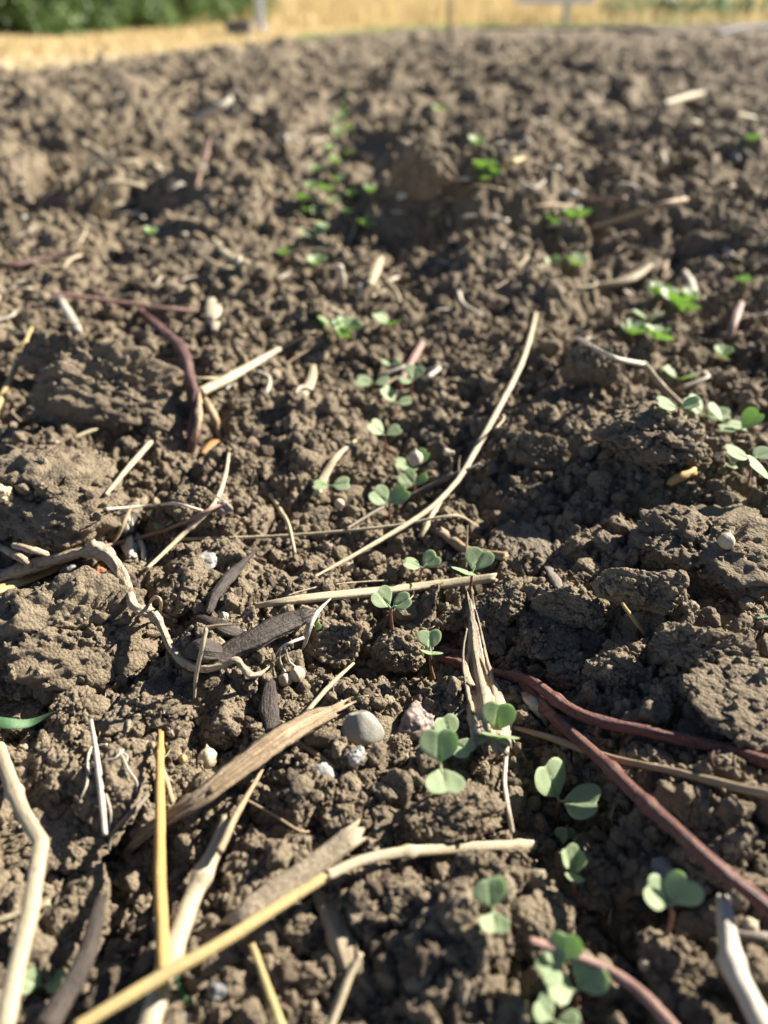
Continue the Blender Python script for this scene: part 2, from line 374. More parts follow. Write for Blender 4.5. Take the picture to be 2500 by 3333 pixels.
# ------------------------------------------------------------------ object helpers
def tag(o, label=None, cat=None, group=None, kind=None):
    if label: o['label'] = label
    if cat: o['category'] = cat
    if group: o['group'] = group
    if kind: o['kind'] = kind
    return o
def link(name, me, m=None, parent=None):
    o = bpy.data.objects.new(name, me)
    if m is not None and me is not None and not me.materials: me.materials.append(m)
    COL.objects.link(o)
    if parent is not None: o.parent = parent
    return o
def mesh_np(name, V, F, uv=None, smooth=True):
    me = bpy.data.meshes.new(name)
    V = np.asarray(V, np.float32); F = np.asarray(F, np.int32)
    me.vertices.add(len(V)); me.vertices.foreach_set('co', V.ravel())
    n = F.shape[1]
    me.loops.add(F.size); me.loops.foreach_set('vertex_index', F.ravel())
    me.polygons.add(len(F)); me.polygons.foreach_set('loop_start', np.arange(0, F.size, n, dtype=np.int32))
    if smooth: me.polygons.foreach_set('use_smooth', np.ones(len(F), bool))
    me.update(calc_edges=True)
    if uv is not None:
        l = me.uv_layers.new(name='UVMap'); l.data.foreach_set('uv', np.asarray(uv, np.float32)[F.ravel()].ravel())
    return me
def mesh_poly(name, V, F, uv=None, smooth=True):
    me = bpy.data.meshes.new(name); me.from_pydata([tuple(v) for v in V], [], [tuple(f) for f in F]); me.update()
    if smooth: me.polygons.foreach_set('use_smooth', np.ones(len(me.polygons), bool))
    if uv is not None:
        l = me.uv_layers.new(name='UVMap')
        for lp, d in zip(me.loops, l.data): d.uv = uv[lp.vertex_index]
    return me

# ------------------------------------------------------------------ ground
idx = np.arange(NX*NY, dtype=np.int32).reshape(NY, NX)
F = np.stack((idx[:-1, :-1], idx[:-1, 1:], idx[1:, 1:], idx[1:, :-1]), -1).reshape(-1, 4)
g = mesh_np('soil_ground', np.stack((GX, GY, GZ), -1).reshape(-1, 3), F)
tag(link('soil_ground', g, M_SOIL), kind='structure')

# ------------------------------------------------------------------ clods
def ico(sub):
    bm = bmesh.new(); bmesh.ops.create_icosphere(bm, subdivisions=sub, radius=1.0)
    V = np.array([v.co[:] for v in bm.verts]); Fc = np.array([[v.index for v in f.verts] for f in bm.faces], np.int32)
    bm.free(); return V/np.linalg.norm(V, axis=1)[:, None], Fc
ICO = {}
def clod_verts(seed, sub, facets=7, gran=(.34, .15, .07), rough=1.0, blocky=0.0):
    if sub not in ICO: ICO[sub] = ico(sub)
    D, Fc = ICO[sub]; r = np.random.default_rng(seed)
    off = r.random(3)*40
    R = np.ones(len(D))
    ns = r.normal(size=(facets, 3)); ns /= np.linalg.norm(ns, axis=1)[:, None]
    for n_ in ns:                                    # broken flat faces
        dd = r.uniform(.52, .86-.12*blocky); c = D@n_
        lim = np.where(c > .05, dd/np.maximum(c, .05), 9)
        k = 18.0+30*blocky
        R = -np.log(np.exp(-k*R)+np.exp(-k*np.minimum(lim, 3)))/k
    R = R*(1-blocky*0)+.0
    P = D*R[:, None]
    P = P*(1+(.34-.16*blocky)*fbm3(D*1.7+off, 1, 3)+.12*rough*fbm3(D*5+off, 6, 3))[:, None]
    disp = np.zeros(len(D))
    for s, am in zip(gran, (.42, .42, .40)):
        warp = P+.25*s*np.stack([noise3(P/s*1.3+off+q, 5) for q in (0, 9, 17)], 1)
        d, d2, c = worley3(warp/s+off, int(s*100))
        m = .35+.65*sstep(.3, .6, noise3(P*2.2/ (s/.15+.6)+off, 3))
        disp += am*s*(np.sqrt(np.maximum(0, 1-(d/.85)**2))-.45)*(.4+.6*c)*m*rough
    disp += .055*rough*fbm3(P*11+off, 4, 4)
    cr = np.abs(fbm3(P*1.9+off*2, 8, 2))             # cracks
    disp -= .16*rough*np.exp(-(cr/.022)**2)
    pit, _, pc = worley3(P/.16+off+7, 55); disp -= .05*rough*(pc > .6)*np.maximum(0, 1-(pit/.5)**2)
    P = P+D*disp[:, None]
    return P, Fc
CLODS = []
CSURF = []
def big_mesh(seed, sub=6, **kw):
    V, Fc = clod_verts(seed, sub, **kw); return mesh_np('clod', V, Fc), V, Fc
VAR = [big_mesh(100+i, 6, facets=(11 if i in (1, 2, 5, 7) else 2 if i in (0, 9) else 6+i % 4), blocky=(1.0 if i in (1, 2, 5, 7) else .25), gran=[(.24, .11, .055), (.32, .14, .06), (.20, .10, .050)][i % 3], rough=[1.5, 1.25, 1.45, .9][i % 4]) for i in range(11)]
V_, F_ = clod_verts(777, 6, facets=9, blocky=1, gran=(.30, .12), rough=.9); q_ = np.clip((V_[:, 2:3]+.7)/1.5, 0, 1); V_[:, :2] *= 1.2-.8*q_; V_[:, 0:1] += .45*q_; V_[:, 1:2] -= .25*q_
VAR.append((mesh_np('peak_clod', V_, F_), V_, F_))
def terrain_hit(px, py):
    d = ray(px, py)
    ts = CAM_H/max(-d.z, .004)
    t = np.geomspace(.14, min(ts*1.25+.02, 17), 1600)
    x = d.x*t; y = d.y*t; z = CAM_H+d.z*t
    b = z < hgt_arr(x, y)
    i = int(np.argmax(b)) if b.any() else len(t)-1
    return t[i]
BVH = []
def hit(px, py):
    t = terrain_hit(px, py); d = ray(px, py)
    for mi, bvh in BVH:
        o = mi@CO; dd = (mi.to_3x3()@d); ln = dd.length
        loc, n_, i_, dist = bvh.ray_cast(o, dd/ln)
        if loc is not None: t = min(t, dist/ln)
    return t
def P_at(px, py, lift=0.0):
    """the point lift metres above the ground seen at that place"""
    t = hit(px, py); p = CO+ray(px, py)*t
    if lift: 
        d = ray(px, py); p2 = CO+d*((p.z+lift-CAM_H)/d.z)
        return p2
    return p
VB = {}
def clod(px, py, w_, h_, var, label, m=None, rot=(0, 0, 0), deep=1.0, sink=.25, tall=None, group=None, name='soil_clod', cat='soil clod', lift=0.0):
    """a clod w_ x h_ photo pixels across, seated in the soil"""
    t = terrain_hit(px, py+h_*.25); d = ray(px, py+h_*.25); c = CO+d*t
    Z = t; rx = w_/2*Z/FPX; rv = h_/2*Z/FPX
    ang = math.atan2(-d.z, d.y)                       # how steeply this place is looked down on
    rz = tall*rx if tall else rx*.72
    ry = max(rx*.5, math.sqrt(max(1e-9, rv*rv-(rz*math.cos(ang))**2))/max(.3, math.sin(ang)))*deep
    ry = min(ry, rx*1.7)
    me, V, Fc = VAR[var % len(VAR)]
    o = link(name, me, m or M_CLOD)
    if m and me.materials[0] != m:
        o.material_slots[0].link = 'OBJECT'; o.material_slots[0].material = m
    gz = smooth_hgt(c.x, c.y)
    sc = 1.12
    pos = CO+ray(px, py)*(t*1.0)
    z = gz+rz*.62+lift
    dd = ray(px, py); tt = (z-CAM_H)/dd.z
    pos = CO+dd*tt
    M = Matrix.Translation(pos)@Matrix.Rotation(rot[2], 4, 'Z')@Matrix.Diagonal((rx*sc, ry*sc, rz*sc, 1))@Euler((rot[0], rot[1], 0)).to_matrix().to_4x4()
    # keep scale on the object as plain loc/rot/scale by baking the tilt into a mesh copy only when needed
    o.matrix_world = Matrix.Translation(pos)@Matrix.Rotation(rot[2], 4, 'Z')@Matrix.Diagonal((rx*sc, ry*sc, rz*sc, 1))
    if var not in VB: VB[var] = BVHTree.FromPolygons([tuple(v) for v in V], [tuple(f) for f in Fc.tolist()])
    BVH.append((o.matrix_world.inverted(), VB[var]))
    CLODS.append((pos, max(rx, ry)))
    CSURF.append((o.matrix_world.copy(), V, max(rx, ry)))
    tag(o, label, cat, group)
    return o
R = math.radians
for px, py, w_, h_, v, lab, rz, kw in CL:
    if kw.pop('grey', None): kw['m'] = M_CLOD_GREY
    if lab: clod(px, py, w_, h_, v, lab, rot=(0, 0, R(rz)), **kw)

# ------------------------------------------------------------------ stalks, twigs, roots
SAMPLES = []                                         # (x, y, z, radius) along every stalk, to keep crumbs off them
def catmull(P, n, kink=False):
    P = np.asarray(P, float)
    if len(P) == 2 or kink:
        seg = np.linalg.norm(np.diff(P[:, :2], axis=0), axis=1); s = np.concatenate([[0], np.cumsum(seg)])
        q = np.linspace(0, s[-1], n)
        return np.stack([np.interp(q, s, P[:, i]) for i in range(P.shape[1])], 1)
    Q = np.vstack([2*P[0]-P[1], P, 2*P[-1]-P[-2]]); out = []
    m = max(4, n//(len(P)-1))
    for i in range(1, len(Q)-2):
        t = np.linspace(0, 1, m, endpoint=(i == len(Q)-3))[:, None]
        a, b, c, d = Q[i-1], Q[i], Q[i+1], Q[i+2]
        out.append(.5*((2*b)+(-a+c)*t+(2*a-5*b+4*c-d)*t*t+(-a+3*b-3*c+d)*t**3))
    return np.vstack(out)
def tube_np(P, rad, seg=14, flat=1.0, rib=.06, nz=.05, seed=0, nodes=(), ragged=.0, upv=None, close=True, hollow=False, split=0):
    """P (n,3) centre line, rad (n,) -> verts, faces, uv.  flat squashes the section; rib and nz roughen it; ragged breaks the ends"""
    P = np.asarray(P, float); n = len(P); r_ = np.random.default_rng(seed)
    T = np.gradient(P, axis=0); T /= np.linalg.norm(T, axis=1)[:, None]+1e-12
    up = np.array(upv if upv is not None else (0, -.35, 1.0)); up = up/np.linalg.norm(up)
    A = np.cross(T, up); A /= np.linalg.norm(A, axis=1)[:, None]+1e-9
    B = np.cross(A, T)
    th = np.linspace(0, 2*np.pi, seg, endpoint=False)
    ph = r_.random(4)*6.3
    s = np.concatenate([[0], np.cumsum(np.linalg.norm(np.diff(P, axis=0), axis=1))])
    k = max(3, seg//3)
    prof = 1+rib*np.cos(k*th+ph[0])+rib*.6*np.cos((k*2-1)*th+ph[1])
    RR = np.asarray(rad)[:, None]*prof[None, :]
    rm = float(np.mean(rad))
    nn = noise3(np.stack([np.repeat(s/rm*.30, seg)+ph[2]*9, np.tile(np.cos(th)*1.2, n)+5, np.tile(np.sin(th)*1.2, n)+9+seed], 1), 2).reshape(n, seg)*2-1
    n2 = noise3(np.stack([np.repeat(s/rm*1.2, seg)+ph[3]*9, np.tile(np.cos(th)*2.6, n)+5, np.tile(np.sin(th)*2.6, n)+29+seed], 1), 4).reshape(n, seg)*2-1
    RR = RR*(1+nz*2.0*nn+nz*1.2*n2)
    for nd in nodes:
        RR = RR*(1+.32*np.exp(-((s/s[-1]-nd)*s[-1]/(rm*1.1))**2))[:, None]
    V = P[:, None, :]+A[:, None, :]*(RR*np.cos(th))[:, :, None]+B[:, None, :]*(RR*np.sin(th)*flat)[:, :, None]
    if ragged > 0:                                   # splintered ends: each fibre stops at its own place
        for e, sg in ((0, -1), (n-1, 1)):
            ex = r_.random(seg)*ragged*rm*2.5
            V[e] += T[e][None]*(sg*ex)[:, None]
    V = V.reshape(-1, 3)
    Fq = []
    for i in range(n-1):
        a = i*seg; b = a+seg
        for j in range(seg):
            j2 = (j+1) % seg; Fq.append((a+j, a+j2, b+j2, b+j))
    uv = np.stack([np.tile(np.minimum(th, 2*np.pi-th)/np.pi, n), np.repeat(s, seg)], 1)
    Fl = Fq
    if close:
        c0 = len(V); dv = .6*rm if hollow else -.25*rm
        V = np.vstack([V, P[0]+T[0]*dv, P[-1]-T[-1]*dv]); uv = np.vstack([uv, [.5, s[0]], [.5, s[-1]]])
        for j in range(seg):
            j2 = (j+1) % seg; Fl.append((c0, j2, j)); Fl.append((c0+1, (n-1)*seg+j, (n-1)*seg+j2))
    return V, Fl, uv
def merge(parts):
    V, Fm, U, o = [], [], [], 0
    for v, f, uvv in parts:
        V.append(v); U.append(uvv); Fm += [tuple(i+o for i in q) for q in f]; o += len(v)
    return np.vstack(V), Fm, np.vstack(U)
def lay(pts, wid, n=60, kink=False, lifts=None, window=.3, cap=.010):
    """photo points -> a 3D centre line resting on what lies under it, and its radii"""
    k = len(pts); wid = list(wid) if isinstance(wid, (tuple, list)) else [wid]*k
    if len(wid) != k: wid = list(np.interp(np.linspace(0, 1, k), np.linspace(0, 1, len(wid)), wid))
    lifts = lifts or [0]*k
    rows = []
    for (px, py), w_, lf in zip(pts, wid, lifts):
        if lf is None: rows.append([px, py, np.nan, w_]); continue
        p = P_at(px, py, 0.0); t = depth(p)
        r_ = w_/2*t/FPX; p = P_at(px, py, lf+r_*.7)
        rows.append([px, py, 1/depth(p), w_])
    A = np.array(rows); bad = np.isnan(A[:, 2])
    if bad.any():
        seg = np.concatenate([[0], np.cumsum(np.hypot(np.diff(A[:, 0]), np.diff(A[:, 1])))])
        A[bad, 2] = np.interp(seg[bad], seg[~bad], A[~bad, 2])
    C = catmull(A, n, kink)
    if k > 2: # smooth the depth so the stalk stays straight rather than following every crumb
        s_ = np.linspace(0, 1, len(C)); 
        co = np.polyfit(s_, C[:, 2], min(3, k-1)); C[:, 2] = .75*np.polyval(co, s_)+.25*C[:, 2]
    t = 1/np.maximum(C[:, 2], .02)
    viol = np.zeros(len(C))
    for i in range(0, len(C), 2):
        th = hit(C[i, 0], C[i, 1]); r_ = C[i, 3]/2*t[i]/FPX
        viol[i] = min(cap, max(0, t[i]-(th-r_*.5)))
        if i+1 < len(C): viol[i+1] = viol[i]
    w_ = max(1, int(len(C)*window)); v2 = np.array([viol[max(0, i-w_):i+w_+1].max() for i in range(len(C))])
    kx = np.hanning(w_*2+3); kx /= kx.sum(); v2 = np.convolve(np.pad(v2, w_+1, mode='edge'), kx, 'valid')
    t = t-v2
    P = np.array([tuple(CO+ray(c[0], c[1])*tt) for c, tt in zip(C, t)])
    rad = C[:, 3]/2*t/FPX
    return P, rad
def note(P, rad):
    for p, r_ in zip(P[::2], rad[::2]): SAMPLES.append((*p, r_))
def build(name, parts, m, origin=None, parent=None):
    V, Fm, U = merge(parts)
    o0 = np.array(origin if origin is not None else V.mean(0))
    me = mesh_poly(name, V-o0, Fm, U.tolist())
    o = link(name, me, MS[m] if isinstance(m, str) else m, parent)
    if parent is None: o.location = o0
    else: o.location = o0-np.array(parent.location)
    return o
SEED = [0]
def stalk(label, pts, wid, m='pale', name='dry_straw', cat='straw', n=70, kink=False, lifts=None, group=None, extra=None, cap=.010, window=.3, parent=None, **kw):
    SEED[0] += 1
    P, rad = lay(pts, wid, n, kink, lifts, window, cap)
    note(P, rad)
    kw.setdefault('ragged', .35)
    parts = [tube_np(P, rad, seed=SEED[0], **kw)]
    if extra: parts += extra(P, rad)
    o = build(name, parts, m, parent=parent)
    if parent is None: tag(o, label, cat, group)
    else:
        if label: o['label'] = label
    return o, P, rad
def strands(k, spread=.8, rr=.35, seed=1, over=.05):
    """loose fibres splitting off along a stalk"""
    def f(P, rad):
        r_ = np.random.default_rng(seed); out = []
        for i in range(k):
            a = int(r_.uniform(0, .5)*len(P)); b = int(r_.uniform(.6, 1)*len(P))
            if b-a < 5: continue
            Q = P[a:b].copy(); off = r_.normal(size=3)*rad.mean()*spread; off[2] = abs(off[2])*.6
            bow = np.sin(np.linspace(0, np.pi*.7, len(Q)))[:, None]
            Q = Q+off*(.5+bow*.6)
            out.append(tube_np(Q, rad[a:b]*rr*r_.uniform(.6, 1.2), seg=7, nz=.12, rib=.1, seed=seed*7+i, ragged=.8))
        return out
    return f

# straw that lies in focus or near it
stalk('thick pale straw lying level behind the paired seedlings, frayed dark at one end', [(835, 1972), (1000, 1948), (1300, 1918), (1608, 1881)], (18, 30, 32, 30), 'pale', flat=.65, rib=.12, nz=.03, extra=strands(3, 1.0, .2, 3))
stalk('long curved bleached straw sweeping down from the far bank to the middle', [(1745, 1020), (1722, 1110), (1690, 1200), (1620, 1335), (1540, 1480), (1480, 1575), (1380, 1670), (1200, 1780), (1020, 1880)], (13, 16, 18, 20, 20, 19, 18, 15, 9), 'pale', n=120, nodes=(.22, .47), lifts=[0, None, .008, None, .012, None, .008, None, .0], cap=.02, window=.5)
stalk('short pale fork of straw under the bend of the long curved straw', [(1442, 1615), (1405, 1680), (1370, 1745)], (14, 20, 18), 'pale')
stalk('long thin straw running level across the middle with a bent end', [(560, 1755), (900, 1745), (1250, 1715), (1440, 1682), (1500, 1682), (1570, 1724)], (12, 11, 10, 9, 9, 7), 'pale', n=110, lifts=[0, None, None, .006, None, 0], cap=.02, window=.5)
stalk('tan straw crossing the reddish twig on the left', [(480, 1850), (590, 1745), (690, 1650), (730, 1560), (746, 1472)], (12, 16, 16, 14, 10), 'pale', nodes=(.3,))
stalk('pale straw leaning against the humped clod', [(345, 1610), (420, 1520), (490, 1440)], (12, 17, 16), 'pale', lifts=[0, None, .006])
stalk('thin stick rising by the charred lump above the root', [(358, 1792), (395, 1722), (427, 1651)], (12, 13, 10), 'tan', name='dry_twig', cat='twig', lifts=[0, None, .012])
stalk('thin reddish twig slanting up from the root crown', [(330, 1780), (480, 1745), (600, 1700), (690, 1655), (755, 1628)], (13, 14, 12, 11, 8), 'pink', name='reddish_twig', cat='twig', nodes=(.3, .55), nz=.12)
stalk('thin white stem arching behind the reddish twig', [(345, 1657), (500, 1645), (575, 1640), (660, 1662)], (9, 9, 10, 7), 'white', lifts=[.001, .003, .003, .001])
stalk('short bent straw below the thick blurred straw', [(880, 1608), (915, 1665), (940, 1710), (960, 1800)], (15, 14, 12, 10), 'pale')
stalk('thick pale straw pointing up right from the purple root', [(655, 1275), (760, 1220), (905, 1137)], (38, 36, 18), 'pale', flat=.7, rib=.1, lifts=[.004, None, .004])
o, P, rad = stalk('long purple root winding down behind the humped clod', [(440, 1000), (520, 1070), (592, 1140), (625, 1240), (640, 1330), (632, 1400), (622, 1460)], (20, 30, 34, 32, 36, 46, 30), 'purple', name='woody_root', cat='root', n=110, nz=.14, rib=.1, lifts=[.0, .003, .004, .005, .004, .004, 0])
stalk('tan torn bark along the lower part', [(648, 1290), (646, 1370), (628, 1440)], (14, 26, 16), 'tan', name='torn_bark', parent=o, nz=.2, ragged=1.2, lifts=[.010, .010, .008])
stalk('grey side root trailing off the purple root', [(652, 1275), (690, 1345), (708, 1390), (716, 1430)], (20, 26, 18, 12), 'tan', name='side_root', cat='root', nz=.12)
stalk('orange curled sliver at the foot of the purple root', [(662, 1474), (695, 1440), (722, 1428)], (16, 30, 10), 'orange', name='dry_leaf_sliver', cat='dead leaf', flat=.35)
stalk('thin pink runner lying level above the purple root', [(168, 953), (400, 985), (520, 1003), (662, 1016)], (12, 13, 13, 14), 'pink', name='pink_runner', cat='twig', lifts=[.006, .006, .006, .003])
stalk('crumpled tan husk at the end of the pink runner', [(685, 975), (692, 1015), (700, 1072)], (30, 52, 22), 'husk', name='dry_husk', cat='husk', flat=.3, nz=.25, ragged=1.0)
stalk('short pale stub of straw left of the pink runner', [(193, 968), (225, 1025), (256, 1078)], (22, 30, 26), 'white', flat=.7)
stalk('pale yellow straw at the far left edge', [(102, 1070), (52, 1190), (-20, 1350)], (12, 17, 18), 'yellow', lifts=[.008, None, 0])
stalk('split pale straw with a jagged lower end below the small flat seedling', [(1152, 1437), (1105, 1476), (1078, 1512), (1050, 1560), (1032, 1604)], (12, 20, 24, 30, 30), 'pale', flat=.4, ragged=1.2)
stalk('curled pale leaf scrap above the small clump of stems', [(1020, 1192), (1012, 1240), (985, 1285)], (18, 32, 30), 'pale', name='dry_leaf_scrap', cat='dead leaf', flat=.4)
stalk('short pinkish stick behind the middle seedlings', [(1372, 1122), (1335, 1185), (1300, 1250)], (24, 25, 24), 'pink', name='pinkish_stick', cat='twig')
stalk('thick tan twig stub beside the smooth greyish clod', [(1432, 1727), (1480, 1765), (1529, 1793), (1640, 1812)], (22, 30, 30, 30), 'tan', name='twig_stub', cat='twig', nz=.1)
stalk('hair thin upright straw behind the tall heart leaved seedling', [(1517, 1850), (1519, 1780), (1521, 1712)], (6, 7, 6), 'tan', lifts=[0, None, .014])
o, P, rad = stalk('dark thin stick with two dried flowers crossing the curved straw', [(1130, 1720), (1230, 1660), (1300, 1630), (1440, 1562), (1562, 1510)], (8, 11, 11, 12, 9), 'grey', name='dry_flower_stick', cat='twig', n=90, lifts=[0, None, .006, .012, .010], cap=.02, window=.5)
def on_obj(parent, name, pts3, rads, m, label=None, **kw):
    P_ = catmull(np.array(pts3, float), 24); r_ = np.interp(np.linspace(0, 1, len(P_)), np.linspace(0, 1, len(rads)), rads)
    SEED[0] += 1; note(P_, r_)
    ob = build(name, [tube_np(P_, r_, seed=SEED[0], **kw)], m, parent=parent)
    if label: ob['label'] = label
    return ob
def up_from(px, py, top, dep):                        # a point seen at top, at the depth of the point seen at px, py
    return CO+ray(*top)*dep
i0 = int(len(P)*.74); dz = depth(P[i0]); px0, py0, _ = project([P[i0]]); px0, py0 = px0[0], py0[0]
on_obj(o, 'flower_stalk', [CO+ray(px0-3, py0)*dz, CO+ray(1471, 1525)*dz, CO+ray(1464, 1478)*dz], (.0006, .0005, .0006), 'brown')
on_obj(o, 'dried_flower', [CO+ray(1447, 1462)*dz, CO+ray(1460, 1474)*dz, CO+ray(1478, 1473)*dz], (.0010, .0021, .0012), 'husk', nz=.35)
on_obj(o, 'flower_stalk', [CO+ray(1492, 1538)*dz, CO+ray(1494, 1500)*dz, CO+ray(1499, 1482)*dz], (.0006, .0005, .0002), 'tan')

stalk('broad split brown stalk slanting up right in the lower left', [(377, 2800), (490, 2696), (640, 2603), (761, 2512), (900, 2412), (1000, 2350), (1090, 2308)], (16, 34, 50, 62, 66, 60, 22), 'brown', name='split_stalk', cat='stalk', n=110, flat=.5, rib=.16, nz=.10, ragged=1.5, extra=strands(9, .9, .30, 5), lifts=[.0, None, .010, None, .010, None, .008], cap=.02, window=.5)
stalk('slender pale straw rising from the end of the split brown stalk', [(975, 2350), (1030, 2280), (1085, 2220), (1150, 2160)], (13, 16, 14, 9), 'pale', lifts=[.004, None, None, .006])
stalk('small orange splinter dropping from the split brown stalk', [(942, 2405), (1010, 2440), (1093, 2500)], (20, 20, 10), 'tan', name='wood_splinter', cat='splinter', flat=.5)
stalk('upright golden straw standing in the lower left', [(523, 2392), (520, 2500), (520, 2700), (520, 2877), (528, 3060), (531, 3210)], (18, 28, 34, 38, 42, 44), 'gold', n=110, nz=.03, rib=.09, flat=.8, ragged=.8, lifts=[.008, None, .020, None, None, .012], nodes=(.13,), cap=.02, window=.6)
o, P, rad = stalk('thickest pale stalk in the lower left, jointed and leaning up right', [(470, 3380), (505, 3270), (530, 3180), (590, 3020), (635, 2900), (708, 2749), (735, 2675)], (76, 72, 66, 64, 60, 48, 36), 'pale', name='thick_stalk', cat='stalk', n=120, nz=.03, rib=.05, flat=.85, hollow=True, lifts=[.012, None, None, .012, None, None, .012], nodes=(.35, .72), cap=.02, window=.6)
stalk('thinner tan side shoot', [(715, 2770), (760, 2670), (797, 2603), (840, 2530), (864, 2482)], (26, 24, 18, 14, 10), 'tan', name='side_shoot', parent=o, lifts=[.018, None, .014, None, .006])
stalk('thin wiry offshoot beside the thick pale stalk', [(799, 2602), (889, 2651), (972, 2703), (1015, 2706)], (8, 9, 9, 7), 'tan', name='wiry_stem', cat='twig', lifts=[.010, None, .003, .003])
stalk('long yellow straw with a joint, crossing the lower left corner', [(250, 3345), (470, 3212), (700, 3080), (890, 2960), (1072, 2846)], (40, 40, 38, 36, 32), 'yellow', n=110, nz=.03, rib=.09, flat=.8, lifts=[.030, None, .024, None, .014], cap=.015, window=.6)
stalk('tan end length of straw reaching the shaded hollow beside the mound', [(1068, 2848), (1180, 2800), (1310, 2774), (1420, 2766), (1580, 2755), (1735, 2749)], (34, 34, 36, 36, 34, 30), 'pale', n=90, nz=.02, rib=.08, kink=False, lifts=[.014, None, .012, None, None, .010], nodes=(.38, .93), cap=.015, window=.6)
stalk('pale straw bent at a knee along the lower left edge', [(-10, 2420), (40, 2560), (75, 2645), (134, 2742), (98, 2967), (50, 3163), (15, 3345)], (44, 48, 46, 50, 56, 58, 62), 'pale', n=120, kink=True, nz=.02, rib=.07, flat=.8, lifts=[.010, None, None, .022, None, None, .022], nodes=(.34,), cap=.02, window=.6)
stalk('short straw stub under the bent pale straw', [(0, 2995), (80, 2968), (158, 2940)], (22, 24, 22), 'pale', lifts=[.004, None, .004])
stalk('slim bleached stick with an orange tip left of the golden straw', [(296, 2345), (315, 2467), (331, 2603), (342, 2715)], (13, 18, 20, 16), 'white', lifts=[.012, None, None, .002])
stalk('pinkish twig leaning on the golden straw', [(496, 2420), (534, 2521), (561, 2610)], (16, 20, 18), 'tan', name='pinkish_twig', cat='twig', lifts=[.010, None, .002])
stalk('grey forked twig left of the golden straw', [(500, 2565), (450, 2625), (412, 2662), (366, 2715), (353, 2765)], (12, 15, 15, 14, 12), 'grey', name='forked_twig', cat='twig')
def pits(P, rad): return []
stalk('flat pitted chip of bleached wood beside the long yellow straw', [(790, 3000), (860, 2940), (1000, 2835), (1132, 2732)], (92, 94, 82, 68), 'wood', name='wood_chip', cat='wood chip', flat=.32, rib=.10, nz=.07, ragged=.7, lifts=[.002, None, None, .006], cap=.02, window=.6)
stalk('splintered dark and white chip below the tan length of straw', [(1035, 2905), (1075, 2990), (1105, 3060), (1122, 3128)], (34, 60, 66, 50), 'wood', name='splintered_chip', cat='wood chip', flat=.4, rib=.2, nz=.12, ragged=1.4)
stalk('blurred yellow straw stub at the bottom edge', [(822, 3080), (862, 3190), (925, 3370)], (22, 26, 32), 'yellow', lifts=[.010, None, .010])
stalk('blurred tan straw stub at the bottom edge', [(1170, 3108), (1125, 3210), (1068, 3360)], (22, 27, 30), 'pale', lifts=[.010, None, .008])
stalk('blurred dark bark stick in the bottom left corner', [(326, 2930), (300, 3050), (262, 3150), (150, 3345)], (34, 54, 66, 84), 'char', name='bark_stick', cat='stick', nz=.08, flat=.7, lifts=[.006, None, None, .012], cap=.02, window=.6)
stalk('thick white stalk at the bottom right corner', [(2356, 2940), (2372, 3060), (2390, 3150), (2440, 3250), (2500, 3370)], (48, 62, 66, 68, 74), 'white', name='thick_stalk', cat='stalk', n=90, nz=.03, rib=.08, hollow=True, lifts=[.012, None, None, None, .016], nodes=(.48,), cap=.02, window=.6)
stalk('dull red twig bending through the lower right', [(1728, 3062), (1810, 3088), (1900, 3122), (1985, 3160), (2060, 3210), (2110, 3255), (2180, 3330), (2220, 3380)], (24, 30, 30, 32, 34, 38, 42, 44), 'pink', name='red_twig', cat='twig', n=100, nz=.08, lifts=[.014, None, None, .014, None, None, .014, .014], cap=.02, window=.6)
stalk('grey stick at the right edge beside the thick white stalk', [(2400, 3045), (2470, 3052), (2540, 3060)], (40, 44, 44), 'grey', name='grey_stick', cat='stick')
stalk('longer red stem, its tip touching the small paired seedling', [(1431, 2140), (1506, 2163), (1602, 2188), (1702, 2209), (1745, 2226), (1820, 2285), (1898, 2329), (2010, 2362), (2124, 2384), (2343, 2433), (2540, 2492)], (22, 28, 32, 33, 36, 40, 42, 40, 40, 42, 46), 'red', name='red_stem_piece', cat='red stem', n=150, nz=.05, rib=.05, lifts=[.001, None, .004, None, .008, None, .006, None, None, .006, .008], nodes=(.08, .28, .44), cap=.02, window=.4)
red1 = bpy.context.scene.objects['red_stem_piece']
for pts in ([(2331, 2432), (2318, 2462), (2322, 2490), (2346, 2502)], [(1902, 2325), (1918, 2300), (1930, 2296)], [(1560, 2172), (1572, 2150), (1590, 2146)]):
    stalk(None, pts, (9, 7, 3), 'red', name='rootlet', parent=red1, lifts=[.006, .004, .002, .002][:len(pts)], cap=.004)
o, P, rad = stalk('thicker red stem snapped off at the top, running to the right edge', [(1722, 2245), (1777, 2307), (1880, 2405), (1981, 2495), (2079, 2592), (2192, 2694), (2305, 2797), (2540, 2985)], (38, 42, 42, 44, 48, 50, 52, 54), 'red', name='red_stem_piece', cat='red stem', n=150, nz=.022, rib=.06, ragged=1.3, lifts=[.003, None, None, .008, None, .016, None, .016], nodes=(.1, .45, .62), cap=.02, window=.5)
stalk('papery tan bark round the snapped end', [(1712, 2262), (1745, 2300), (1775, 2345)], (26, 52, 22), 'husk', name='papery_bark', parent=o, flat=.5, nz=.25, ragged=1.2, lifts=[.003, .004, .002])
stalk('tan stem passing under the thicker red stem', [(1672, 2367), (1777, 2397), (1900, 2440), (2010, 2472), (2154, 2502), (2330, 2545), (2540, 2592)], (14, 22, 24, 22, 24, 28, 30), 'tan', name='tan_stem_piece', cat='stalk', n=100, lifts=[.0, None, .0, None, None, None, .004])
stalk('thin bleached stem hanging down between the seedlings with stacked leaves', [(1672, 2315), (1655, 2400), (1650, 2441), (1642, 2537), (1652, 2622), (1666, 2706)], (9, 12, 14, 15, 15, 17), 'white', name='bleached_stem_piece', cat='stalk')
stalk('thin grey straw slanting behind the stacked heart leaves', [(1512, 2308), (1440, 2370), (1350, 2441)], (10, 11, 11), 'white')
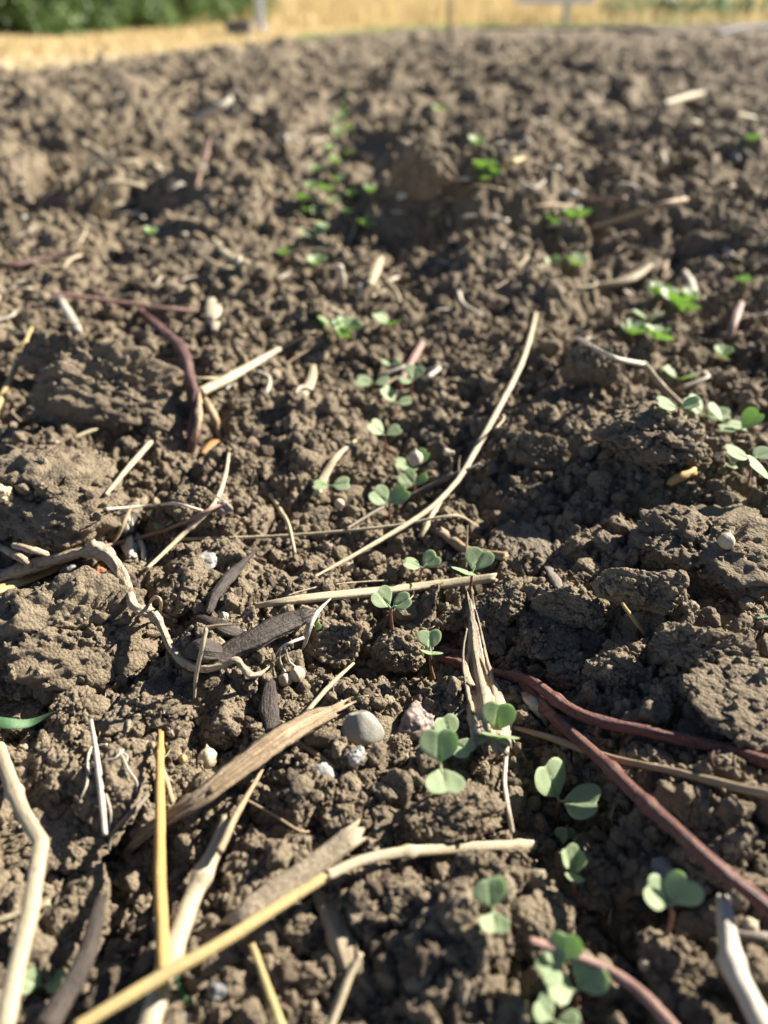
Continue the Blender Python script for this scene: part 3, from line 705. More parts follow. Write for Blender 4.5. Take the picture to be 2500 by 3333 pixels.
stalk('very short pale sliver left of the stacked heart leaves', [(1325, 2460), (1285, 2483)], (12, 14), 'pale', n=16)
stalk('upright splintered wood, pale and cracked, crossed by the longer red stem', [(1538, 1996), (1545, 2060), (1553, 2130), (1570, 2215), (1590, 2310), (1600, 2400)], (22, 44, 58, 88, 118, 120), 'wood', name='splintered_wood', cat='wood chip', n=90, seg=26, flat=.4, rib=.12, nz=.09, ragged=.9, extra=strands(7, .8, .22, 9), lifts=[.010, None, None, .002, None, .0], cap=.008, window=.6)
stalk('short upright yellow straw on the right bank', [(2027, 1967), (2062, 2015), (2101, 2066)], (11, 13, 12), 'yellow', lifts=[.012, None, .001])
stalk('grey bark flake lying on the upright block of soil', [(1785, 1847), (1802, 1880), (1820, 1910)], (26, 38, 26), 'grey', name='bark_flake', cat='bark flake', flat=.4, ragged=1.0, nz=.12)
stalk('orange straw stub on the sunlit mound', [(2180, 1571), (2215, 1552), (2252, 1536)], (28, 32, 30), 'gold', hollow=True)
stalk('long blurred stem bent over behind the right bank', [(1881, 1103), (1994, 1162), (2098, 1186)], (14, 15, 18), 'white', lifts=[.008, .010, .014], cap=.03)
stalk('brown straw slanting down to the bright seedlings on the right', [(2100, 1188), (2157, 1257), (2238, 1336)], (18, 18, 15), 'tan', lifts=[.014, None, .006], cap=.03)
stalk('curved broad pale straw blurred in the right background', [(1931, 927), (2021, 918), (2075, 895), (2116, 864)], (16, 30, 32, 18), 'pale', flat=.5)
stalk('pale curled stub right of the curved broad straw', [(2229, 886), (2250, 925), (2261, 963)], (18, 26, 22), 'white')
stalk('purplish pink stick in the right background', [(2412, 990), (2392, 1040), (2374, 1095)], (20, 30, 26), 'pink', name='pinkish_stick', cat='twig', lifts=[.010, .006, .004])
stalk('bent pale straw shaped like an arrowhead in the left background', [(300, 695), (330, 640), (352, 598), (405, 592), (470, 608)], (20, 22, 20, 18, 12), 'pale', kink=True, lifts=[.004, .008, .014, .014, .008], cap=.03)
stalk('flat pale straw under the arrowhead shaped straw', [(330, 690), (390, 665), (440, 650)], (30, 32, 18), 'pale', flat=.4)
stalk('long thin pale blade blurred in the left background', [(280, 520), (360, 530), (450, 522)], (10, 14, 8), 'pale', lifts=[.02, .02, .02])
stalk('pale curved husk in the background left of the seedling row', [(695, 775), (740, 830), (800, 855)], (14, 30, 26), 'pale', flat=.5)
stalk('flat tan straw in the background below the curved husk', [(670, 840), (720, 868), (760, 872)], (12, 22, 14), 'pale', flat=.5)
stalk('long straw lying blurred in the right background', [(1930, 740), (2040, 705), (2150, 668), (2230, 650)], (12, 16, 20, 18), 'tan', lifts=[.01, .01, .014, .01], cap=.03)
stalk('upright pale stem below the long blurred straw', [(2205, 780), (2180, 830), (2160, 880)], (20, 18, 12), 'tan')
stalk('pink thin stick lying level in the background', [(1920, 650), (2030, 645)], (12, 14), 'pink', name='pinkish_stick', cat='twig', lifts=[.012, .012], n=20)
stalk('thin tan stick lying level in the background', [(1740, 672), (1800, 668), (1870, 672)], (10, 12, 10), 'tan', name='thin_stick', cat='twig', lifts=[.01, .01, .01])
stalk('pale stub standing beside two pale flakes behind the seedling row', [(1106, 870), (1110, 905), (1115, 938)], (22, 28, 20), 'white', lifts=[.016, None, .0])
stalk('crooked pale flake at the edge of the dark hollow', [(1238, 842), (1222, 880), (1205, 925)], (22, 34, 22), 'pale', flat=.6, lifts=[.01, .008, .0])
stalk('thin dark twig in the left background under the brown stones', [(-10, 868), (60, 860), (150, 838), (240, 822)], (16, 16, 14, 10), 'purple', name='dark_twig', cat='twig', lifts=[.006]*4)
stalk('pale slanting straw piece in the left background', [(80, 830), (110, 860), (180, 900)], (10, 18, 10), 'tan')
stalk('leaning slim red stick behind the left clods', [(640, 600), (665, 530), (685, 450)], (7, 10, 7), 'pink', name='pinkish_stick', cat='twig', lifts=[0, None, .03])
stalk('long pale wisp in the upper left background', [(640, 390), (690, 365), (750, 325)], (22, 28, 16), 'white', lifts=[.01, .02, .02])
stalk('pale chip lying by the red stick in the background', [(270, 465), (310, 490), (345, 512)], (18, 26, 14), 'pale')
stalk('yellowish flake beside the bright green seedling in the background', [(1640, 545), (1670, 525), (1700, 515)], (24, 34, 18), 'yellow', flat=.5, lifts=[.01, .012, .01])
stalk('large white chip in the far right background', [(2190, 395), (2250, 395), (2280, 400)], (14, 22, 12), 'pale', flat=.6, lifts=[.01]*3)
stalk('long pale straw in the far right background', [(2165, 335), (2250, 312), (2325, 298)], (12, 18, 9), 'pale', lifts=[.01]*3)
stalk('white leaning straw at the far right edge', [(2400, 370), (2450, 385), (2520, 400)], (9, 15, 15), 'pale', lifts=[.012]*3)
stalk('upright white chip in the far right background', [(2155, 500), (2160, 530), (2145, 558)], (15, 18, 10), 'pale', lifts=[.012, .008, 0])

# charred wood and bark
stalk('long flat piece of dark bark with a rounded end near the seed pods', [(700, 2160), (754, 2118), (867, 2058), (940, 2026), (985, 2008)], (44, 62, 66, 64, 46), 'char', name='dark_bark', cat='bark', n=80, seg=24, flat=.42, rib=.12, nz=.10, ragged=.6, lifts=[.002, None, None, None, .006], cap=.02, window=.6)
stalk('black rounded lump of bark left of the long bark piece', [(612, 2118), (660, 2112), (725, 2128)], (50, 80, 56), 'char', name='dark_bark', cat='bark', seg=24, flat=.6, nz=.10)
stalk('blackened stick leaning upward among the clods', [(680, 1985), (705, 1935), (750, 1875), (824, 1800)], (26, 40, 38, 14), 'char', name='charred_stick', cat='stick', nz=.12, ragged=1.0, lifts=[0, None, None, .004])
stalk('small dark flaky bark above the long bark piece', [(645, 2008), (700, 2035), (765, 2062)], (34, 52, 40), 'char', name='dark_bark', cat='bark', flat=.5, nz=.14, ragged=.8)
stalk('cracked blackened stub standing below the seed pods', [(880, 2232), (878, 2300), (884, 2376)], (38, 60, 46), 'char', name='charred_stub', cat='stick', nz=.13, flat=.8)
stalk('charred lump on the pale fibrous stub above the root', [(400, 1668), (408, 1700), (398, 1740)], (30, 80, 60), 'char', name='charred_lump', cat='charred wood', nz=.16, ragged=.8)
stalk('white fibrous stub under the charred lump', [(414, 1735), (420, 1770), (428, 1805)], (46, 50, 30), 'fibre', name='fibrous_stub', cat='stalk', rib=.2, ragged=1.6)
stalk('curved bleached fibre beside the charred lump', [(432, 1712), (452, 1755), (466, 1790), (468, 1822)], (10, 18, 16, 12), 'fibre', name='bleached_fibre', cat='fibre')

# the twisted root
o, P, rad = stalk('pale twisted root winding down to a curled tip beside the dark bark', [(-20, 1890), (75, 1856), (188, 1820), (301, 1794), (352, 1810), (392, 1860), (418, 1925), (440, 1975), (497, 1998), (527, 2043), (556, 2106), (603, 2156), (663, 2175), (723, 2165), (768, 2146), (790, 2170), (818, 2196), (850, 2190), (876, 2170)],
    (46, 44, 38, 36, 44, 36, 31, 30, 34, 27, 26, 26, 22, 20, 18, 19, 20, 14, 7), 'root', name='twisted_root', cat='root', n=220, seg=18, nz=.17, rib=.08,
    lifts=[.006, None, .008, .012, .014, None, None, .008, .008, None, .008, None, .006, None, .008, None, .004, None, .002], nodes=(.30, .5), cap=.006, window=.06)
stalk(None, [(497, 1995), (489, 1968), (496, 1950), (512, 1944), (524, 1960), (520, 2000)], (9, 10, 11, 11, 10, 9), 'root', name='curled_rootlet', parent=o, lifts=[.014, .015, .016, .016, .015, .014], cap=.003)
stalk(None, [(528, 1998), (550, 2008), (574, 2022)], (10, 15, 12), 'root', name='broken_rootlet', parent=o, lifts=[.008, .006, .004])
stalk(None, [(-10, 1775), (50, 1806), (100, 1838)], (20, 24, 22), 'root', name='side_branch', parent=o, lifts=[.008, .008, .010], nz=.1)
stalk(None, [(46, 1776), (90, 1786), (150, 1802)], (18, 22, 20), 'root', name='side_branch', parent=o, lifts=[.010, .010, .010], nz=.1)
stalk(None, [(285, 1790), (305, 1780), (325, 1788)], (34, 52, 34), 'root', name='root_knot', parent=o, lifts=[.010, .012, .010], nz=.2)
stalk('broad yellow straw half hidden beneath the twisted root', [(-20, 1925), (70, 1892), (150, 1862), (215, 1835)], (40, 44, 34, 22), 'yellow', flat=.4, lifts=[.002, .003, .003, .003])

# thin white fibres on one clod
o, P, rad = stalk('thin white root fibres wrapped over a clod', [(347, 2424), (310, 2428), (290, 2450), (285, 2500), (283, 2550), (262, 2600)], (9, 10, 10, 9, 8, 6), 'fibre', name='root_fibres', cat='root fibres', kind=None) if False else stalk('thin white root fibres wrapped over a clod', [(347, 2424), (310, 2428), (290, 2450), (285, 2500), (283, 2550), (262, 2600)], (9, 10, 10, 9, 8, 6), 'fibre', name='root_fibre', cat='root fibre', lifts=[.001]*6, window=.05)
for pts in ([(336, 2474), (370, 2470), (390, 2452), (402, 2440)], [(388, 2440), (405, 2475), (418, 2505), (445, 2545), (446, 2575)], [(385, 2446), (412, 2458), (414, 2478)], [(302, 2436), (285, 2470), (290, 2520)], [(310, 2622), (330, 2632), (348, 2670), (352, 2710)], [(345, 2585), (360, 2640), (358, 2700)]):
    stalk(None, pts, (5, 8, 5), 'fibre', name='fibre', parent=o, lifts=[.001]*len(pts), window=.05)

# green blade
stalk('narrow dark green grass blade at the left edge', [(-30, 2348), (40, 2356), (100, 2352), (178, 2318)], (36, 36, 28, 5), 'blade', name='grass_blade', cat='grass blade', flat=.25, nz=.01, rib=.02, ragged=0, lifts=[.010, .009, .008, .006])
stalk('small green blade at the bottom under the crossing straws', [(575, 3180), (585, 3225), (625, 3275)], (22, 26, 10), 'blade', name='grass_blade', cat='grass blade', flat=.3, ragged=0)
stalk('tiny yellow green blade at the right edge above the smooth clod', [(2462, 2012), (2530, 2004)], (8, 10), 'blade', name='grass_blade', cat='grass blade', n=14, ragged=0, lifts=[.004, .004])

# kinked thin stick
o, P, rad = stalk('thin kinked stick standing over the twisted root', [(633, 2270), (640, 2190), (658, 2110), (672, 2044)], (9, 13, 14, 13), 'pale', name='kinked_stick', cat='twig', lifts=[.001, None, .012, .016], nodes=(.97,))
dz = depth(P[-1]); on_obj(o, 'bent_tip', [P[-1], tuple(CO+ray(712, 2036)*dz), tuple(CO+ray(782, 2031)*dz)], (.0009, .0007, .0002), 'tan')

# fibrous straw with two seed pods
def pod_mesh(name, c, r_, m, parent=None, seed=0, squash=1.05, tip=(0, 0, -1), ridges=5):
    D, Fc = ico(5); tip = Vector(tip).normalized(); q = Vector((0, 0, 1)).rotation_difference(tip)
    rr = 1+.05*np.cos(ridges*np.arctan2(D[:, 1], D[:, 0]))*(1-D[:, 2]**2)+.05*fbm3(D*2.5+seed, 3, 3)
    V = D*rr[:, None]; V[:, 2] *= squash
    V[:, 2] += .42*np.exp(-((D[:, 0]**2+D[:, 1]**2)/.035))*(D[:, 2] > 0)
    V = V*r_
    V = np.array([tuple(q@Vector(v)) for v in V])
    uv = np.stack([np.abs(np.arctan2(D[:, 1], D[:, 0]))/np.pi, D[:, 2]*r_], 1)
    me = mesh_np(name, V, Fc, uv)
    o_ = link(name, me, MS[m], parent)
    o_.location = Vector(c)-(Vector(parent.location) if parent else Vector())
    SAMPLES.append((*c, r_)); return o_
o, P, rad = stalk('fibrous pale stalk bearing two round whitish seed pods', [(1072, 1952), (1035, 1990), (1010, 2035), (996, 2080), (984, 2112)], (5, 14, 17, 15, 9), 'fibre', name='seed_stalk', cat='seed stalk', rib=.18, ragged=1.2, flat=.6, lifts=[.006, None, .008, None, .002], extra=strands(5, .9, .16, 21))
p1, p2 = P_at(929, 2212, .004), P_at(968, 2194, .004)
J1, J2, J3 = P_at(987, 2076, .012), P_at(915, 2108, .012), P_at(930, 2098, .012)
on_obj(o, 'branch', [J1, P_at(945, 2092, .013), J2, P_at(898, 2132, .010)], (.0007, .0006, .0005, .0003), 'fibre')
on_obj(o, 'pedicel', [J2, P_at(912, 2150, .010), p1+Vector((0, .001, .0035))], (.0004, .00035, .0006), 'fibre')
on_obj(o, 'pedicel', [J3, P_at(938, 2145, .011), p2+Vector((-.001, .001, .0035))], (.0004, .00035, .0006), 'fibre')
pod_mesh('seed_pod', p1, .0030, 'husk', o, 3, tip=(-.2, .5, .8)); pod_mesh('seed_pod', p2, .0033, 'husk', o, 8, tip=(-.4, .3, .8))
def lone_pod(label, px, py, r_px, seed, tip, name='seed_pod', m='husk', lift=0.0):
    t = hit(px, py); r_ = r_px*t/FPX; c = P_at(px, py, r_*.6+lift)
    o_ = pod_mesh(name, c, r_, m, None, seed, tip=tip); tag(o_, label, 'seed pod'); return o_
lone_pod('large cream seed pod left of the split brown stalk', 676, 2468, 31, 4, (-.1, .6, .7))
lone_pod('small beige seed pod above the level thick straw', 1137, 1851, 21, 6, (.3, .3, .8))
lone_pod('tiny amber seed pod beside the large cream seed pod', 596, 2470, 14, 9, (0, .2, 1), m='yellow')
lone_pod('tiny cream seed pod at the foot of the two humped clod', 645, 2348, 14, 12, (0, .2, 1))
lone_pod('little round pale seed pod on a dark stalk left of the curved straw', 1105, 1640, 16, 14, (.6, 0, -.5), lift=.006)
lone_pod('pale seed husk resting on the leaf of a middle seedling', 1352, 1492, 22, 17, (0, .3, 1), lift=.020)
lone_pod('pale husk stuck to the largest rough clod', 2365, 1762, 26, 19, (.3, .5, .6))
lone_pod('round cream seed at the lower right behind the thick white stalk', 2440, 3015, 26, 23, (.5, .1, .3))
lone_pod('white seed in the shade at the lower right', 2098, 3140, 18, 26, (.5, .1, .3))

# ------------------------------------------------------------------ stones
def stone(label, px, py, w_, h_, m, seed, shape='round', rotz=0, name='pebble', cat='pebble', sub=5, rough=.25, lift=.3):
    D, Fc = ico(sub); t = hit(px, py+h_*.2); rx = w_/2*t/FPX; rh = h_/2*t/FPX
    V, _ = clod_verts(seed, sub, facets=5, gran=(.5,), rough=rough) if shape != 'tri' else (D.copy(), 0)
    if shape == 'tri':
        k = (1+D[:, 2])/2
        V[:, 0] *= 1.08-.46*k**1.7; V[:, 1] *= .70-.3*k; V[:, 2] = np.where(D[:, 2] > 0, D[:, 2]*.95, D[:, 2]*.62)
        V[:, 2] = np.minimum(V[:, 2], .80+.18*V[:, 0]); V *= (1+.12*fbm3(D*1.1+seed, 2, 2)+.006*fbm3(D*9+seed, 2, 3))[:, None]
    me = mesh_np(name, V, Fc); o_ = link(name, me, m)
    d = ray(px, py); ang = math.atan2(-d.z, d.y)
    rz = rh/ max(.5, math.cos(ang)) if shape == 'tri' else rh*.95
    o_.scale = (rx, rx if shape == 'tri' else rx*.9, rz); o_.rotation_euler = (R(-28) if shape == 'tri' else 0, 0, R(rotz))
    o_.location = P_at(px, py+h_*.15, rz*lift)
    SAMPLES.append((*o_.location, rx)); tag(o_, label, cat); return o_
stone('smooth rounded triangular grey pebble in the centre', 1175, 2366, 146, 104, M_PEBBLE, 5, 'tri', 8, lift=.50)
stone('purple brown rough rock right of the grey pebble', 1350, 2332, 150, 120, M_ROCK, 31, rough=.5, name='rough_rock', cat='rock', rotz=20, lift=.2)
stone('pale speckled stone below the grey pebble', 1162, 2450, 66, 76, M_WSTONE, 33, rotz=30)
stone('flat pale grey stone beside the orange splinter', 1054, 2500, 76, 40, M_WSTONE, 34, rotz=-20)
stone('small round grey stone at the upper left of the pebble', 1108, 2290, 34, 34, M_WSTONE, 35)
stone('grey stone tucked under the twisted root', 233, 1852, 84, 74, M_WSTONE, 36)
stone('rust red stone under the twisted root', 322, 1852, 62, 42, M_OSTONE, 37, rough=.6)
stone('yellow crusty stone at the left edge on the flat clod', 8, 1592, 70, 76, M_YSTONE, 38, rough=.6)
stone('white stone behind the dark flaky bark', 725, 2003, 36, 34, M_QUARTZ, 39)
stone('tiny round white stone above the long bark piece', 796, 2056, 22, 22, M_QUARTZ, 40)
stone('dark bluish stone in the lower middle', 705, 3225, 70, 60, M_DSTONE, 41)
stone('pale stone by the small green blade at the bottom', 600, 3310, 66, 46, M_QUARTZ, 42)
stone('whitish flat stone beyond the reddish twig', 668, 1822, 90, 40, M_WSTONE, 43)
stone('pinkish stone behind the end of the reddish twig', 720, 1640, 70, 50, M_ROCK, 44)
stone('dark slab of stone in the shade right of the crumpled seedling', 2165, 2830, 110, 90, M_DSTONE, 45, name='stone_slab', cat='rock')
stone('blurred round pale stone in the background by the dark hollow', 1310, 635, 34, 28, M_QUARTZ, 46)
stone('larger blurred pale stone in the background right of centre', 1850, 625, 60, 36, M_WSTONE, 47)
stone('bluish stone in the far right background', 2395, 505, 40, 40, M_DSTONE, 48)

# ------------------------------------------------------------------ seedlings
def leaf_np(L, W, cup, notch, seed, thick=.00034, droop=.0):
    """a heart shaped cotyledon in local axes: x along it, y across, z its face"""
    r_ = np.random.default_rng(seed); A, Rn = 40, 9
    ph = np.linspace(-np.pi, np.pi, A, endpoint=False)
    asym = r_.uniform(-.06, .06)
    rr = 1-notch*np.exp(-(ph/.28)**2)+.05*np.exp(-((np.abs(ph)-.75)/.4)**2)+.02*np.cos(3*ph+r_.random()*6)
    ox = .5*L*(1+rr*np.cos(ph)*1.0); oy = .5*W*rr*np.sin(ph)*(1+.08*np.cos(ph))*(1+asym*np.sign(ph))
    base = np.exp(-((np.abs(ph)-np.pi)/.30)**2); ox = ox-.10*L*base; oy = oy*(1-.25*base)
    cx, cy = .5*L, 0
    V, U = [], []
    def zc(x, y, ed):
        q = y/(W*.5); xx = x/L
        return cup*L*(.55*q*q*.6+.35*(xx-.3)**2)-.08*L*np.exp(-(q/.12)**2)*np.clip(1-xx, 0, 1)-droop*L*xx*xx+.02*L*np.sin(q*4+seed)*xx
    rings = [(k/(Rn-1))**.8 for k in range(Rn)]
    for sgn in (1, -1):
        for q in rings[1:]:
            x = cx+(ox-cx)*q; y = cy+(oy-cy)*q; tk = thick*np.sqrt(max(0, 1-q**6))*sgn if q < 1 else 0
            V.append(np.stack([x, y, zc(x, y, q)+tk], 1)); U.append(np.stack([np.full(A, q), ph], 1))
    V = np.vstack(V); U = np.vstack(U); nR = Rn-1
    c1 = len(V); V = np.vstack([V, [cx, cy, zc(np.array(cx), np.array(0.), 0)+thick], [cx, cy, zc(np.array(cx), np.array(0.), 0)-thick]]); U = np.vstack([U, [0, 0], [0, 0]])
    Fl = []
    for s_ in range(2):
        o_ = s_*nR*A
        for k in range(nR-1):
            for j in range(A):
                j2 = (j+1) % A; q = (o_+k*A+j, o_+k*A+j2, o_+(k+1)*A+j2, o_+(k+1)*A+j); Fl.append(q[::-1] if s_ == 0 else q)
        for j in range(A):
            j2 = (j+1) % A; Fl.append((c1+s_, o_+j, o_+j2) if s_ == 0 else (c1+s_, o_+j2, o_+j))
    return V, Fl, U
def frame(az, el, roll):
    a = Vector((math.cos(az)*math.cos(el), math.sin(az)*math.cos(el), math.sin(el)))
    n_ = Vector((-math.cos(az)*math.sin(el), -math.sin(az)*math.sin(el), math.cos(el)))
    b_ = n_.cross(a); b2 = b_*math.cos(roll)+n_*math.sin(roll); n2 = n_*math.cos(roll)-b_*math.sin(roll)
    return a, b2, n2
def seedling(label, base, J, L, leaves, group=None, stem_r=.0007, wr=1.28, m=M_LEAF, name='seedling'):
    """leaves: (azimuth deg, elevation deg, roll deg, size, cup, notch)"""
    SEED[0] += 1
    B = P_at(*base); d = ray(*J)
    # the point on the J ray closest to the vertical through the foot
    t = (B.x*d.x+B.y*d.y)/(d.x*d.x+d.y*d.y); Jp = CO+d*t
    if Jp.z < B.z+.003: Jp = CO+d*((B.z+.003-CAM_H)/d.z)
    e = bpy.data.objects.new(name, None); COL.objects.link(e); e.location = B; e.empty_display_size = .01
    tag(e, label, 'seedling', group)
    foot = B-Vector((0, 0, .003)); mid = (B+Jp)/2+Vector((random.uniform(-1, 1), random.uniform(-1, 1), 0))*(Jp-B).length*.07
    Pc = catmull(np.array([foot, mid, Jp]), 24); Pc = Pc[:len(Pc)]
    rr = np.linspace(stem_r*1.1, stem_r*.85, len(Pc))
    build('stem', [tube_np(Pc, rr, seg=10, nz=.06, rib=.02, seed=SEED[0], ragged=0, upv=(.3, -1, .1))], 'stem', parent=e)
    note(Pc, rr)
    for i, lf in enumerate(leaves):
        az, el, roll, sz = lf[:4]; cup = lf[4] if len(lf) > 4 else .35; notch = lf[5] if len(lf) > 5 else .26
        el += random.uniform(-5, 5); roll += random.uniform(-9, 9); a, b_, n_ = frame(R(az), R(el), R(roll)); Ls = L*sz*random.uniform(.94, 1.06)
        V, Fl, U = leaf_np(Ls, Ls*wr, cup, notch, SEED[0]*3+i)
        pet = Ls*.20
        V[:, 0] += pet
        W = V[:, 0:1]*np.array(a)+V[:, 1:2]*np.array(b_)+V[:, 2:3]*np.array(n_)+np.array(Jp)
        p0 = Jp-Vector((0, 0, .0006)); p1_ = Jp+a*pet*.6-n_*.0002; p2_ = Jp+a*(pet+Ls*.12)-n_*.0003
        Q = catmull(np.array([p0, p1_, p2_]), 8)
        tb = tube_np(Q, np.linspace(stem_r*.8, stem_r*.45, len(Q)), seg=8, nz=.03, rib=0, seed=1, ragged=0)
        build('cotyledon', [(W, Fl, U), tb], m, parent=e)
        SAMPLES.append((*(Jp+a*(pet+Ls*.5)), Ls*.5))
    return e
mm = .001
seedling('seedling in front of the thick level straw, leaves spread like wings', (1281, 2052), (1272, 1978), 8.8*mm, [(150, 38, -10, 1, .3), (12, 24, 8, 1, .3)])
seedling('small seedling at the tip of the longer red stem, one leaf above the other', (1420, 2214), (1401, 2118), 8.6*mm, [(90, 26, 0, 1.0, .3), (268, 30, 0, .95, .35)])
seedling('seedling with a big heart leaf standing behind the end of the thick level straw', (1527, 1938), (1537, 1862), 10.5*mm, [(58, 22, 0, 1.05, .3), (225, 34, 0, 1.0, .2)])
seedling('low seedling with two separate leaves left of the big heart leaf', (1368, 1892), (1375, 1846), 8.5*mm, [(168, 12, 0, 1, .2), (30, 24, 10, 1, .3)])
seedling('seedling with stacked heart leaves right of the purple brown rock', (1424, 2582), (1434, 2492), 10.2*mm, [(92, 42, 0, 1.0, .3, .30), (276, 4, 0, 1.0, .35)])
seedling('seedling whose leaves peep out behind the stacked heart leaves', (1468, 2475), (1470, 2412), 8.6*mm, [(118, 40, 0, 1, .3), (-42, 5, 0, .9, .3)])
seedling('seedling with two wide leaves one over the other beside the splintered wood', (1618, 2470), (1618, 2388), 10.2*mm, [(80, 26, 0, 1, .3), (268, 42, 0, 1.1, .15)])
seedling('largest seedling with two broad notched leaves by the thicker red stem', (1822, 2705), (1821, 2605), 11.4*mm, [(124, 44, 6, 1.05, .15, .28), (-22, 27, -6, 1.12, .15, .28)])
seedling('tiny crumpled seedling just under the largest seedling', (1838, 2745), (1846, 2690), 4.5*mm, [(230, -60, 20, 1.1, .8), (300, -50, 0, .8, .8)])
seedling('crinkled young seedling on the small lit clod', (1873, 2908), (1866, 2836), 7.0*mm, [(120, 40, 20, 1, .8), (20, 40, -20, .8, .9), (262, 25, 0, .7, .5)])
seedling('seedling with a squarish folded leaf, its lower leaf yellow green', (1592, 3000), (1604, 2962), 7.4*mm, [(105, 56, 0, 1.05, .2, .15), (268, 10, 0, .9, .9)])
seedling('seedling in the shade above the thick white stalk', (2174, 3046), (2184, 2948), 8.2*mm, [(152, 24, 0, 1, .3), (42, 42, 12, 1, .4)])
seedling('seedling crossed by the dull red twig', (1806, 3240), (1832, 3142), 7.6*mm, [(78, 48, 0, 1, .3), (205, 5, 0, .95, .3), (130, 30, 0, .7, .4)])
seedling('lowest broad leaved seedling under the dull red twig', (1862, 3300), (1876, 3226), 7.8*mm, [(172, 20, 0, 1, .3), (38, 34, 0, 1.05, .3)])
seedling('seedling cut by the bottom edge of the picture', (1800, 3385), (1802, 3325), 6.5*mm, [(140, 35, 0, 1, .4), (-20, 20, 0, 1, .4)])
seedling('sharp winged seedling just left of the curved straw', (1273, 1694), (1266, 1642), 10.5*mm, [(155, 34, -12, 1.1, .3), (22, 34, 10, 1.15, .3)])
seedling('seedling behind the winged one carrying a pale husk', (1344, 1560), (1342, 1520), 10.0*mm, [(30, 36, 0, 1.2, .3), (175, 14, 0, 1, .3), (255, 10, 0, .8, .2)])
seedling('narrow leaved seedling between the husked one and the winged one', (1352, 1626), (1350, 1580), 9.0*mm, [(140, 36, -20, 1.1, .3), (15, 30, 0, 1, .3)])
seedling('flat thin seedling beside the split pale straw', (1076, 1640), (1076, 1580), 9.5*mm, [(180, 6, 0, 1, .1), (2, 8, 0, 1, .1)])
seedling('v shaped seedling in the middle of the row', (1253, 1492), (1252, 1416), 9.5*mm, [(160, 36, 0, 1.1, .3), (15, 16, 0, 1.05, .2)])
seedling('seedling with one raised leaf behind the v shaped one', (1291, 1352), (1288, 1312), 10*mm, [(150, 34, 0, 1.2, .3), (0, 6, 0, 1, .2)])
seedling('flat leaved seedling left of the short pinkish stick', (1216, 1292), (1216, 1248), 10*mm, [(165, 10, 0, 1.2, .2), (0, 14, 0, 1.0, .2)])
seedling('tall thin seedling at the lower end of the short pinkish stick', (1338, 1320), (1342, 1238), 9.5*mm, [(75, 26, 0, 1.2, .3), (200, 8, 0, .9, .2)])
seedling('tiny green seedling at the top of the short pinkish stick', (1270, 1215), (1272, 1190), 7*mm, [(170, 20, 0, 1, .3), (10, 20, 0, 1, .3)])
FAR = [  # blurred seedlings farther up the row and in the next furrow: px, py of the leaves, size mm
 (1080, 1062, 12, 'left half of the four leaved clump in the middle distance'), (1125, 1078, 12, 'right half of the four leaved clump in the middle distance'),
 (1118, 1100, 10, 'lowest seedling of the clump in the middle distance'), (1262, 1058, 13, 'bright seedling alone right of the clump in the middle distance'),
 (1028, 862, 11, 'blurred seedling left of the pale stub'), (925, 832, 9, 'dull blurred seedling left of the row'),
 (1015, 770, 13, 'glowing blurred seedling left of the dark hollow'), (1050, 755, 12, 'second glowing seedling left of the dark hollow'), (1195, 738, 12, 'blurred seedling at the upper lip of the dark hollow'),
 (1085, 660, 10, 'bluish blurred seedling in the far row'), (985, 650, 10, 'faint seedling left in the far row'), (1015, 615, 10, 'faint yellowish seedling in the far row'), (1205, 625, 11, 'shaded seedling in the far row beside the tall dark clod'), (1130, 695, 9, 'small yellowish seedling in the far row'),
 (1075, 490, 13, 'green seedling left of the tall dark clod'), (1140, 500, 10, 'pale seedling left of the tall dark clod'),
 (1115, 380, 14, 'brightest far seedling up the row'), (1120, 350, 12, 'topmost far seedling up the row'), (1425, 358, 12, 'dim far seedling right of the row'),
 (1550, 470, 13, 'soft green seedling above the bright green one'), (1575, 555, 15, 'bright green seedling beside the yellowish flake'), (1590, 580, 12, 'lower bright green seedling beside the yellowish flake'),
 (1800, 728, 12, 'left seedling of the bright pair below the level pink stick'), (1868, 712, 15, 'right seedling of the bright pair below the level pink stick'), (1875, 862, 14, 'pale whitish seedling left of the curved broad straw'),
 (2452, 458, 12, 'bright seedling at the far right'), (2140, 965, 13, 'upper left leaf pair of the right hand cluster'), (2190, 985, 15, 'largest seedling of the right hand cluster'), (2225, 1015, 13, 'right hand cluster seedling lying low'), (2245, 975, 11, 'greyish seedling right of the right hand cluster'),
 (2110, 1038, 12, 'pale pair under the right hand cluster'), (2060, 1088, 12, 'green seedling at the left below the right hand cluster'), (2138, 1106, 13, 'yellow lit seedling below the right hand cluster'),
 (2208, 1232, 12, 'lone pale seedling beside the bent blurred stem'), (2350, 1160, 10, 'small seedling under the purplish pink stick'), (2420, 920, 9, 'thin seedling above the purplish pink stick'),
 (1040, 700, 11, 'faint seedling low in the far row'), (1000, 690, 12, 'leafy seedling at the left of the far row'), (1060, 625, 12, 'yellow lit seedling in the far row'), (1100, 590, 12, 'upper yellow lit seedling in the far row'), (1150, 640, 11, 'dim seedling right in the far row'), (1030, 560, 11, 'small seedling high in the far row'), (1090, 530, 13, 'leafy seedling high in the far row'), (1130, 420, 13, 'bright seedling near the top of the row'), (1100, 440, 12, 'seedling just under the brightest far one'), (1135, 300, 14, 'farthest faint seedling of the row'), (1090, 400, 12, 'left neighbour of the brightest far seedling'), (1600, 560, 12, 'right neighbour of the bright green seedling in the background'), (1565, 590, 12, 'left neighbour of the lower bright green seedling'), (1900, 700, 12, 'end seedling of the bright pair below the level pink stick'), (2160, 960, 12, 'top seedling of the right hand cluster'),
 (1795, 855, 8, 'small white green seedling near the curved broad straw'), (490, 762, 10, 'lone blurred seedling in the left background'), (535, 1709, 0, None),
]
